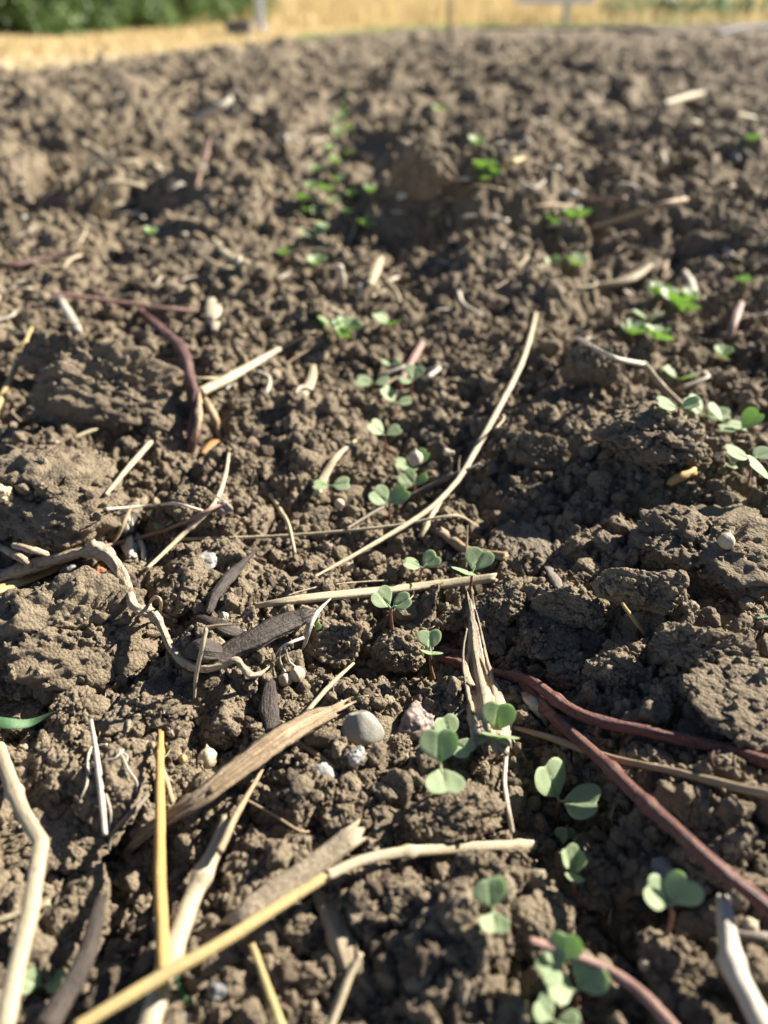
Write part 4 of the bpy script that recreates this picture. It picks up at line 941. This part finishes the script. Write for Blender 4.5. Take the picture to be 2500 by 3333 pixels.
for i, (px, py, L, lab) in enumerate(FAR):
    if not lab: continue
    t = terrain_hit(px, py+8); hpx = .013*FPX/t*.9
    a0 = [165, 20, 95, 140, 60][i % 5]
    seedling('blurred '+lab if 'blurred' not in lab else lab, (px+2, py+hpx*.9), (px, py), L*1.0*mm, [(a0, 26, 14, 1, .3), (a0+175, 30, -14, 1, .3)]+([(a0+80, 46, 10, .9, .4), (a0-95, 38, -10, .8, .4)] if i % 3 else []), group='blurred seedlings up the rows')
seedling('seedling at the end of the brown straw on the right', (2212, 1350), (2208, 1328), 11*mm, [(170, 16, 0, 1, .2), (-20, 30, 0, .9, .3)])
seedling('large pale seedling in the sunlit line on the right', (2298, 1392), (2290, 1352), 13*mm, [(140, 28, 0, 1.1, .3), (-20, 8, 0, 1, .2)])
seedling('glowing yellow green seedling in the sunlit line on the right', (2362, 1420), (2358, 1374), 12*mm, [(150, 30, 0, 1, .4), (-20, -5, 0, 1, .3)])
seedling('last glowing seedling of the sunlit line, near the right edge', (2400, 1450), (2410, 1398), 12*mm, [(170, -5, 0, .9, .3), (10, 40, 0, 1.1, .5)])
seedling('tall seedling standing above the largest rough clod', (2432, 1600), (2446, 1492), 11*mm, [(165, 16, 0, 1.1, .2), (15, 16, 0, 1, .2)])
seedling('pale broad seedling cut by the right edge', (2510, 1620), (2515, 1560), 12*mm, [(165, 30, 0, 1.2, .2), (0, 10, 0, 1, .2)])
seedling('bright sprout in the shade beside the tall right hand seedling', (2385, 1530), (2388, 1508), 7*mm, [(60, 50, 0, 1, .5), (230, 0, 0, .7, .3)])
seedling('tiny green sprout between clods above the reddish twig', (532, 1728), (534, 1712), 4.6*mm, [(40, 25, 0, 1, .3), (200, 10, 0, 1, .3)])
seedling('tiny round green sprout beside the fibrous seed stalk', (1022, 2062), (1025, 2052), 3.6*mm, [(30, 40, 0, 1, .5)])
seedling('green sprout in the shade in the bottom left corner', (140, 3225), (140, 3208), 6*mm, [(170, 20, 0, 1, .3), (10, 10, 0, .9, .3)])

# ------------------------------------------------------------------ scattered bits in the distance (one object each)
def bit_mesh(seed, L, r0, bend):
    r_ = np.random.default_rng(seed); P_ = catmull(np.array([[-L/2, 0, 0], [0, bend*L, .04*L], [L/2, 0, 0]]), 16)
    V, Fl, U = tube_np(P_, np.linspace(r0*.7, r0, len(P_)), seg=8, flat=.6, seed=seed, ragged=.8)
    return mesh_poly('straw_bit', V, Fl, U.tolist())
bits = [bit_mesh(300+i, [.045, .03, .06, .022, .038][i % 5], [.0011, .0015, .0009, .0021, .0013][i % 5], [.05, .2, -.1, 0, .3][i % 5]) for i in range(10)]
for i in range(10): bits[i].materials.append(MS[['pale', 'white', 'tan', 'white', 'pale'][i % 5]])
r_ = np.random.default_rng(77)
n_b = 0
while n_b < 298:
    px, py = r_.uniform(-80, 2580), 130+r_.random()**1.25*1350
    if py > 1000 and r_.random() < .6: continue
    t = terrain_hit(px, py)
    if t > 12: continue
    p = CO+ray(px, py)*t
    if p.y > float(edge_y(p.x))-.2: continue
    o = link('straw_bit', bits[int(r_.integers(10))]); sc = r_.uniform(.5, 1.2)*(1+.22*min(t, 5))*(.85 if py < 700 else 1)
    o.location = p+Vector((0, 0, .002)); fat = r_.uniform(1.8, 4.0) if py < 700 else r_.uniform(1, 1.8); o.scale = (sc, sc*fat, sc*min(fat, 2.2))
    o.rotation_euler = (r_.normal()*.25, r_.normal()*.25, r_.uniform(0, 6.3))
    tag(o, 'small dry straw fragment strewn over the blurred soil', 'straw', 'straw fragments strewn over the blurred soil'); n_b += 1
chip = mesh_np('white_chip', *clod_verts(900, 3, facets=6, gran=(.5,), rough=.4))
chip.materials.append(M_QUARTZ)
for i in range(44):
    px, py = r_.uniform(-60, 2560), 140+r_.random()**1.3*1000
    t = terrain_hit(px, py)
    if t > 11: continue
    p = CO+ray(px, py)*t
    if p.y > float(edge_y(p.x))-.2: continue
    o = link('white_chip', chip); s_ = r_.uniform(.0014, .0034)*(1.4 if py < 500 else 1)*(1+t*.25)
    o.location = p+Vector((0, 0, s_*.3)); o.scale = (s_, s_*r_.uniform(.6, 1), s_*.7); o.rotation_euler = (0, 0, r_.uniform(0, 6))
    tag(o, 'little whitish stone chip lying on the blurred soil', 'stone chip', 'white stone chips on the blurred soil')

# ------------------------------------------------------------------ crumbs: uncountable, one object
cv = bpy.data.collections.new('crumb_shapes')
for i in range(12):
    V, Fc = clod_verts(500+i, 4, facets=8+i % 5, blocky=.9, gran=(.42, .18) if i % 2 else (.30, .13), rough=[.75, 1.1][i % 2])
    V = V*np.array([[1, .8, .75], [1, 1, .8], [1.1, .75, .9]][i % 3])
    me = mesh_np('crumb', V, Fc); me.materials.append(M_HUMUS if i in (4, 9) else M_PALE if i == 7 else M_CLOD if i % 3 else M_SOIL)
    cv.objects.link(bpy.data.objects.new('crumb_%02d' % i, me))
NC = 42000
uu = r_.uniform(-.72, .72, NC); vv = np.exp(r_.uniform(math.log(.19), math.log(7.0), NC))
more = 34000; tiny = 34000
uu = np.concatenate([uu, r_.uniform(-.6, .6, more)]); vv = np.concatenate([vv, np.exp(r_.uniform(math.log(.2), math.log(.75), more))])
uu = np.concatenate([uu, r_.uniform(-.6, .6, tiny)]); vv = np.concatenate([vv, np.exp(r_.uniform(math.log(.2), math.log(.8), tiny))])
cx = uu*(vv+.05); cy = vv-.15
rad = np.exp(r_.normal(math.log(.0024), .58, len(cx)))
rad[NC:] *= .62; rad[NC+more:] *= .55
rad = np.maximum(rad, .00045)*(1+np.clip(vv-.5, 0, 3)*.9)
rad = np.minimum(rad, .0075+.006*np.clip(vv-.5, 0, 2))
cz = hgt_arr(cx, cy)+rad*r_.uniform(-.1, .45, len(cx))
clump = noise2(cx*45, cy*45, 61)
keep = (clump > .30) | (r_.random(len(cx)) < .45)
# keep crumbs out of clod middles, off stalks and out of the way of what lies there
for pos, rr in CLODS:
    d = np.hypot(cx-pos.x, cy-pos.y); keep &= ~(d < rr*.72)
# crumbs clinging to the clods
for M_, V_, rr in CSURF:
    nn_ = int(min(420, 60+rr*9000)); W_ = V_[r_.integers(0, len(V_), nn_*3)]
    W_ = W_[W_[:, 2] > -.2][:nn_]; A_ = np.array(M_); W_ = W_@A_[:3, :3].T+A_[:3, 3]
    q_ = np.minimum(np.exp(r_.normal(math.log(.0011), .5, len(W_))), rr*.22)
    lo_ = noise3(W_*120, 3) > .42
    W_, q_ = W_[lo_], q_[lo_]
    cx = np.concatenate([cx, W_[:, 0]]); cy = np.concatenate([cy, W_[:, 1]]); cz = np.concatenate([cz, W_[:, 2]]); rad = np.concatenate([rad, q_]); keep = np.concatenate([keep, np.ones(len(q_), bool)])
SA = np.array(SAMPLES); spx, spy, sz = project(SA[:, :3]); spr = SA[:, 3]*FPX/sz
C3 = np.stack([cx, cy, cz], 1); cpx, cpy, cZ = project(C3); cpr = rad*FPX/cZ
for i in range(0, len(cx), 2000):
    s_ = slice(i, i+2000)
    d2 = np.hypot(cpx[s_, None]-spx[None], cpy[s_, None]-spy[None])
    near = np.linalg.norm(C3[s_, None, :]-SA[None, :, :3], axis=2)
    infront = cZ[s_, None] < sz[None]+rad[s_, None]*.4
    bad = ((d2 < cpr[s_, None]*.85+spr[None]*.6) & infront & (near < .03)).any(1) | (near < (rad[s_, None]*.7+SA[None, :, 3]*.6)).any(1)
    keep[s_] &= ~bad
keep &= cy < edge_y(cx)-.15
cx, cy, cz, rad = cx[keep], cy[keep], cz[keep], rad[keep]; K = len(cx)
me = bpy.data.meshes.new('soil_crumbs'); me.vertices.add(K); me.vertices.foreach_set('co', np.stack([cx, cy, cz], 1).astype(np.float32).ravel())
for nm, typ, arr in (('csize', 'FLOAT', rad.astype(np.float32)), ('cidx', 'INT', r_.integers(0, 12, K).astype(np.int32)), ('crot', 'FLOAT_VECTOR', r_.uniform(0, 6.28, (K, 3)).astype(np.float32))):
    a = me.attributes.new(nm, typ, 'POINT'); a.data.foreach_set('vector' if typ == 'FLOAT_VECTOR' else 'value', arr.ravel())
crumbs = link('soil_crumbs', me); me.materials.append(M_CLOD)
tag(crumbs, 'loose brown crumbs of soil covering the ground', None, None, 'stuff')
ng = bpy.data.node_groups.new('scatter_crumbs', 'GeometryNodeTree')
ng.interface.new_socket('Geometry', in_out='INPUT', socket_type='NodeSocketGeometry'); ng.interface.new_socket('Geometry', in_out='OUTPUT', socket_type='NodeSocketGeometry')
gi = ng.nodes.new('NodeGroupInput'); go = ng.nodes.new('NodeGroupOutput'); ip = ng.nodes.new('GeometryNodeInstanceOnPoints')
ci = ng.nodes.new('GeometryNodeCollectionInfo'); ci.inputs['Collection'].default_value = cv; ci.inputs['Separate Children'].default_value = True; ci.inputs['Reset Children'].default_value = True
def na(nm, ty):
    n_ = ng.nodes.new('GeometryNodeInputNamedAttribute'); n_.data_type = ty; n_.inputs[0].default_value = nm; return n_.outputs[0]
er = ng.nodes.new('FunctionNodeEulerToRotation'); ng.links.new(na('crot', 'FLOAT_VECTOR'), er.inputs[0])
L_ = ng.links.new
L_(gi.outputs[0], ip.inputs['Points']); L_(ci.outputs[0], ip.inputs['Instance']); ip.inputs['Pick Instance'].default_value = True
L_(na('cidx', 'INT'), ip.inputs['Instance Index']); L_(er.outputs[0], ip.inputs['Rotation']); L_(na('csize', 'FLOAT'), ip.inputs['Scale']); L_(ip.outputs[0], go.inputs[0])
md = crumbs.modifiers.new('scatter', 'NODES'); md.node_group = ng

# fine chaff half buried in the near soil: uncountable
parts = []; r3 = np.random.default_rng(31)
for i in range(900):
    vv_ = math.exp(r3.uniform(math.log(.2), math.log(2.2))); x_ = r3.uniform(-.6, .6)*(vv_+.05); y_ = vv_-.15
    z_ = float(smooth_hgt(x_, y_)); Ls = r3.uniform(.0025, .011)*(1+max(0, vv_-.6)); a_ = r3.uniform(0, 6.3); el = r3.normal()*.35
    dv_ = np.array([math.cos(a_)*math.cos(el), math.sin(a_)*math.cos(el), math.sin(el)])*Ls/2; c_ = np.array([x_, y_, z_+r3.uniform(.0002, .0035)])
    bw = r3.normal(size=3)*Ls*.12
    parts.append(tube_np(np.array([c_-dv_, c_-dv_*.3+bw, c_+dv_*.4+bw, c_+dv_]), np.full(4, r3.uniform(.00010, .00038)*(1+max(0, vv_-.5)))*np.array([.6, 1, 1, .5]), seg=5, flat=.6, seed=i, rib=0, ragged=.5))
V, Fl, U = merge(parts); ch = link('straw_chaff', mesh_poly('straw_chaff', V, Fl, U.tolist()), MS['pale'])
tag(ch, 'fine chaff and fibre scraps mixed into the soil surface', None, None, 'stuff')

# ------------------------------------------------------------------ beyond the field
def simple_mat(name, a, b_, scale, rough=.8, trans=0):
    m, nt, b = mat(name)
    g = N(nt, 'ShaderNodeNewGeometry').outputs['Position']
    c = ramp(nt, tex(nt, g, scale, 4), [(.3, a), (.7, b_)]); nt.links.new(c, b.inputs['Base Color']); b.inputs['Roughness'].default_value = rough
    if trans:
        t = N(nt, 'ShaderNodeBsdfTranslucent'); nt.links.new(c, t.inputs[0]); ms = N(nt, 'ShaderNodeMixShader'); ms.inputs[0].default_value = trans
        nt.links.new(b.outputs[0], ms.inputs[1]); nt.links.new(t.outputs[0], ms.inputs[2]); nt.links.new(ms.outputs[0], nt.nodes['Material Output'].inputs[0])
    return m
M_DRY = simple_mat('dry_grass', (.38, .27, .115), (.54, .41, .20), .8, .9)
M_BLADE = simple_mat('dry_grass_blades', (.50, .385, .185), (.66, .53, .29), 2.0, .8, .3)
M_MOWN = simple_mat('mown_straw', (.60, .50, .32), (.72, .62, .41), 2.5, .9)
gx = np.concatenate([-np.geomspace(.5, 900, 60)[::-1], np.geomspace(.5, 900, 60)]); gy = np.concatenate([[-6, -1, 1.5], np.geomspace(3, 1200, 90)])
XX, YY = np.meshgrid(gx, gy); ZZ = -.035+.02*(noise2(XX*.7, YY*.7, 70)-.5)+.05*np.clip(YY-17, 0, 1e4)-.025*np.clip(YY-60, 0, 1e4)
ii = np.arange(XX.size, dtype=np.int32).reshape(XX.shape)
tag(link('dry_grass_field', mesh_np('dry_grass_field', np.stack([XX, YY, ZZ], -1).reshape(-1, 3), np.stack((ii[:-1, :-1], ii[:-1, 1:], ii[1:, 1:], ii[1:, :-1]), -1).reshape(-1, 4)), M_DRY), kind='structure')
def gz(x, y): return -.035+.02*(noise2(x*.7, y*.7, 70)-.5)+.05*np.clip(y-17, 0, 1e4)-.025*np.clip(y-60, 0, 1e4)
def blades(name, label, x, y, h_, m, seed, wid=.006, lean=.35):
    r2 = np.random.default_rng(seed); n_ = len(x); a = r2.uniform(0, 2*np.pi, n_); z0 = gz(x, y)-.01
    ww = wid*(.6+y*.08); dx, dy = np.cos(a)*ww, np.sin(a)*ww; lx, ly = r2.normal(size=n_)*lean*h_, r2.normal(size=n_)*lean*h_
    V = np.stack([np.stack([x-dx, y-dy, z0], 1), np.stack([x+dx, y+dy, z0], 1), np.stack([x+lx*.4+dx*.7, y+ly*.4+dy*.7, z0+h_*.6], 1), np.stack([x+lx*.4-dx*.7, y+ly*.4-dy*.7, z0+h_*.6], 1),
                  np.stack([x+lx, y+ly, z0+h_], 1)], 1).reshape(-1, 3)
    b0 = np.arange(n_, dtype=np.int32)[:, None]*5
    Fb = np.concatenate([b0+np.array([0, 1, 2]), b0+np.array([0, 2, 3]), b0+np.array([3, 2, 4])])
    o_ = link(name, mesh_np(name, V, Fb.astype(np.int32), smooth=False), m); tag(o_, label, None, None, 'stuff'); return o_
def strip(n_, d0, d1, x0=-14, x1=14, seed=1):
    r2 = np.random.default_rng(seed); x = r2.uniform(x0, x1, n_); y = edge_y(x)+d0+(d1-d0)*r2.random(n_)**1.3; return x, y, r2
x, y, r2 = strip(70000, .02, 2.5, seed=2); blades('mown_stubble', 'pale flattened mown grass along the edge of the field', x, y, .02+.03*r2.random(len(x)), M_MOWN, 5, .008, 1.3)
x, y, r2 = strip(42000, 2.3, 10, -16, 18, seed=3); blades('tall_dry_grass', 'taller golden dry grass beyond the mown strip', x, y, (.05+.06*r2.random(len(x)))*(.75+.25*np.sin(x*2.1))*(.6+.4*noise2(x*3, y*2, 90)*1.4), M_BLADE, 6, .007)
r2 = np.random.default_rng(9); y = 13+34*r2.random(60000)**.8; x = r2.uniform(-.75, .85, 60000)*y
blades('distant_dry_grass', 'far golden grass rising to the top of the picture', x, y, .12+.30*r2.random(60000)*(.4+.9*noise2(x*.8, y*.5, 33)), M_BLADE, 16, .008)
M_WEED = simple_mat('field_weeds', (.17, .24, .07), (.40, .42, .18), 3, .6, .35)
x, y, r2 = strip(26000, -.5, 2.6, -.8, 14, seed=4); k_ = noise2(x*1.6, y*1.2, 77) > .34
blades('green_weeds', 'patchy green weeds along the field edge', x[k_], y[k_], .03+.05*r2.random(k_.sum()), M_WEED, 7, .010, .6)
# shrubs
M_SHRUB = simple_mat('shrub_leaves', (.05, .095, .025), (.17, .26, .075), 3.5, .5, .42)
M_CROP = simple_mat('crop_leaves', (.09, .20, .09), (.20, .33, .15), 2.5, .5, .25)
M_BARK = simple_mat('bark', (.10, .08, .06), (.17, .13, .09), 20)
def bush(name, label, cat, x, y, w_, h_, n_, m, leaf, seed, group):
    r2 = np.random.default_rng(seed); z0 = float(gz(np.array(x), np.array(y)))
    e = bpy.data.objects.new(name, None); COL.objects.link(e); e.location = (x, y, z0); tag(e, label, cat, group)
    # leaf clumps spread through an uneven crown
    K_ = 60; cc = r2.normal(size=(K_, 3)); cc /= np.linalg.norm(cc, axis=1)[:, None]; cc *= r2.random(K_)[:, None]**.4
    cc = cc*np.array([w_/2, w_/2.4, h_*.46])+np.array([0, 0, h_*.5]); cc[::2, 2] = r2.uniform(.03, .32, len(cc[::2])); cc[::2, 0] = r2.uniform(-.55, .55, len(cc[::2]))*w_; cr = r2.uniform(.06, .22, K_)*max(w_, h_)*.6
    q = r2.integers(0, K_, n_); dv = r2.normal(size=(n_, 3)); dv /= np.linalg.norm(dv, axis=1)[:, None]
    c = cc[q]+dv*cr[q, None]*r2.random(n_)[:, None]**.35; c[:, 2] = np.maximum(c[:, 2], .01)
    a = r2.normal(size=(n_, 3)); a /= np.linalg.norm(a, axis=1)[:, None]; b_ = np.cross(a, dv); b_ /= np.linalg.norm(b_, axis=1)[:, None]+1e-6
    s_ = leaf*r2.uniform(.6, 1.3, n_)[:, None]
    V = np.stack([c-a*s_, c+b_*s_*.5, c+a*s_, c-b_*s_*.5], 1).reshape(-1, 3); Fq = np.arange(n_*4, dtype=np.int32).reshape(-1, 4)
    link('foliage', mesh_np('foliage', V, Fq, smooth=False), m, e)
    tb = []
    for i in range(5):
        t0 = cc[r2.integers(K_)]; P_ = catmull(np.array([[0, 0, -.02], t0*np.array([.3, .3, .5]), t0]), 10); tb.append(tube_np(P_, np.linspace(.03, .008, len(P_))*h_, seg=6, seed=i))
    V, Fl, U = merge(tb); link('branches', mesh_poly('branches', V, Fl, U.tolist()), M_BARK, e)
    return e
SH = [(-300, 58, 2.3, 2.0), (20, 64, 2.0, 1.6), (220, 60, 2.0, 1.9), (400, 56, 2.0, 1.5), (560, 50, 1.9, 1.3), (690, 46, 1.5, 1.1)]
labs = ['dark shrub at the far left end of the hedge', 'shrub at the top left corner of the picture, sunlit green', 'second shrub of the hedge with dark gaps below', 'middle shrub of the dark hedge', 'lower shrub of the hedge before its end', 'last small shrub of the hedge by the dark gap']
for i, ((px, py, w_, h_), lb) in enumerate(zip(SH, labs)):
    p = plane_pt(px, py+30, -.03); hd = (10.0, 10.8, 12.0, 13.6, 15.5, 18)[i]; k = hd/p.y; bush('hedge_shrub', lb, 'shrub', p.x*k, hd, w_*1.55, h_, 24000, M_SHRUB, .034, 60+i, 'shrubs of the hedge')
for i, px in enumerate((860, 1010, 1180, 1400, 1650, 1880)):
    d = ray(px, 10); k = 42/d.y; bush('distant_shrub', ['dark shrub standing behind the pale post', 'distant low shrub beyond the golden grass', 'distant shrub over the middle of the grass', 'distant shrub behind the faint post', 'distant shrub behind the white table', 'distant shrub right of the white table'][i], 'shrub', d.x*k, 42+i*2, 6, 2.6, 9000, M_SHRUB, .11, 80+i, 'distant shrubs beyond the grass')
for i, px in enumerate((2080, 2190, 2300, 2410, 2520)):
    d = ray(px, 30); k = 15.5/d.y; bush('leafy_crop', ['first dusty green plant of the crop row at the top right', 'second green plant of the crop row', 'bushy middle plant of the crop row at the top right', 'dark green plant near the end of the crop row', 'green plant cut by the right edge in the crop row'][i], 'crop plant', d.x*k, 15.6+i*.25, 1.15, .20, 3000, M_CROP, .04, 90+i, 'crop plants at the top right')
# post, faint post, white table, dark bin, black hoses
M_METAL = simple_mat('galvanised_metal', (.60, .63, .70), (.68, .71, .78), 8, .5)
M_WHITE = simple_mat('white_plastic', (.74, .75, .78), (.80, .81, .83), 6, .5)
M_BLACK = simple_mat('black_poly', (.016, .018, .024), (.026, .028, .036), 12, .75)
M_DARK = simple_mat('dark_plastic', (.10, .095, .11), (.15, .145, .16), 12, .6)
def bx(bm, c, s_, bev=.0):
    r0 = bmesh.ops.create_cube(bm, size=1.0); vs = r0['verts']
    for v in vs: v.co = Vector((v.co.x*s_[0]+c[0], v.co.y*s_[1]+c[1], v.co.z*s_[2]+c[2]))
    if bev: bmesh.ops.bevel(bm, geom=list({e for v in vs for e in v.link_edges}), offset=bev, segments=2, affect='EDGES')
def bobj(name, fn, m, parent=None, loc=(0, 0, 0)):
    bm = bmesh.new(); fn(bm); me = bpy.data.meshes.new(name); bm.to_mesh(me); bm.free(); o_ = link(name, me, m, parent); o_.location = loc; return o_
def ground_at(px, py_, dist):
    d = ray(px, py_); k = dist/d.y; return d.x*k, dist
x, y = ground_at(845, 30, 11.5)
e = bpy.data.objects.new('metal_post', None); COL.objects.link(e); e.location = (x, y, -.04); tag(e, 'pale bluish metal post at the end of the hedge', 'post')
bobj('shaft', lambda bm: bx(bm, (0, 0, .7), (.10, .05, 1.4), .008), M_METAL, e); bobj('post_cap', lambda bm: bx(bm, (0, 0, 1.415), (.18, .07, .03), .005), M_METAL, e); bobj('foot_plate', lambda bm: bx(bm, (0, 0, .012), (.24, .16, .024), .004), M_METAL, e)
x, y = ground_at(1462, 30, 10.5)
e = bpy.data.objects.new('wooden_post', None); COL.objects.link(e); e.location = (x, y, -.04); tag(e, 'faint weathered post in the golden grass', 'post')
bobj('shaft', lambda bm: bx(bm, (0, 0, .5), (.055, .055, 1.0), .01), M_MOWN, e); bobj('post_cap', lambda bm: bx(bm, (0, 0, 1.01), (.12, .12, .03), .006), M_METAL, e)
x, y = ground_at(772, 30, 9.5)
e = bpy.data.objects.new('low_bin', None); COL.objects.link(e); e.location = (x, y, -.04); tag(e, 'low dark grey bin in the grass left of the pale post', 'bin')
def binb(bm):
    bx(bm, (0, 0, .06), (.26, .20, .12), .015)
bobj('tub', binb, M_DARK, e); bobj('lid', lambda bm: bx(bm, (0, 0, .132), (.29, .23, .02), .006), M_DARK, e)
x, y = ground_at(1800, 30, 14.0)
e = bpy.data.objects.new('white_table', None); COL.objects.link(e); e.location = (x, y, -.04); tag(e, 'white table standing at the far edge of the field', 'table')
bobj('tabletop', lambda bm: bx(bm, (0, 0, .33), (1.15, .6, .09), .01), M_WHITE, e)
for sx in (.22,): bobj('leg', lambda bm, sx=sx: bx(bm, (sx, 0, .148), (.13, .08, .296), .01), M_WHITE, e)
def hose(label, pts, r0, zs):
    P_ = catmull(np.array([(*tuple(plane_pt(a, b_, 0))[:2], z) for (a, b_), z in zip(pts, zs)]), 60)
    o_ = build('black_hose', [tube_np(P_, np.full(len(P_), r0), seg=14, rib=0, nz=.01, flat=.7, ragged=0)], M_BLACK); tag(o_, label, 'hose')
hose('black hose lying across the far end of the soil', [(1560, 98), (1800, 108), (2000, 112), (2180, 124), (2250, 128)], .026, (0.02, .03, .05, .03, .01))
hose('black hose end curving in at the right edge of the soil', [(2330, 118), (2420, 106), (2520, 100), (2640, 100)], .032, (.02, .05, .05, .05))
print('crumbs', K, 'verts', NX*NY)
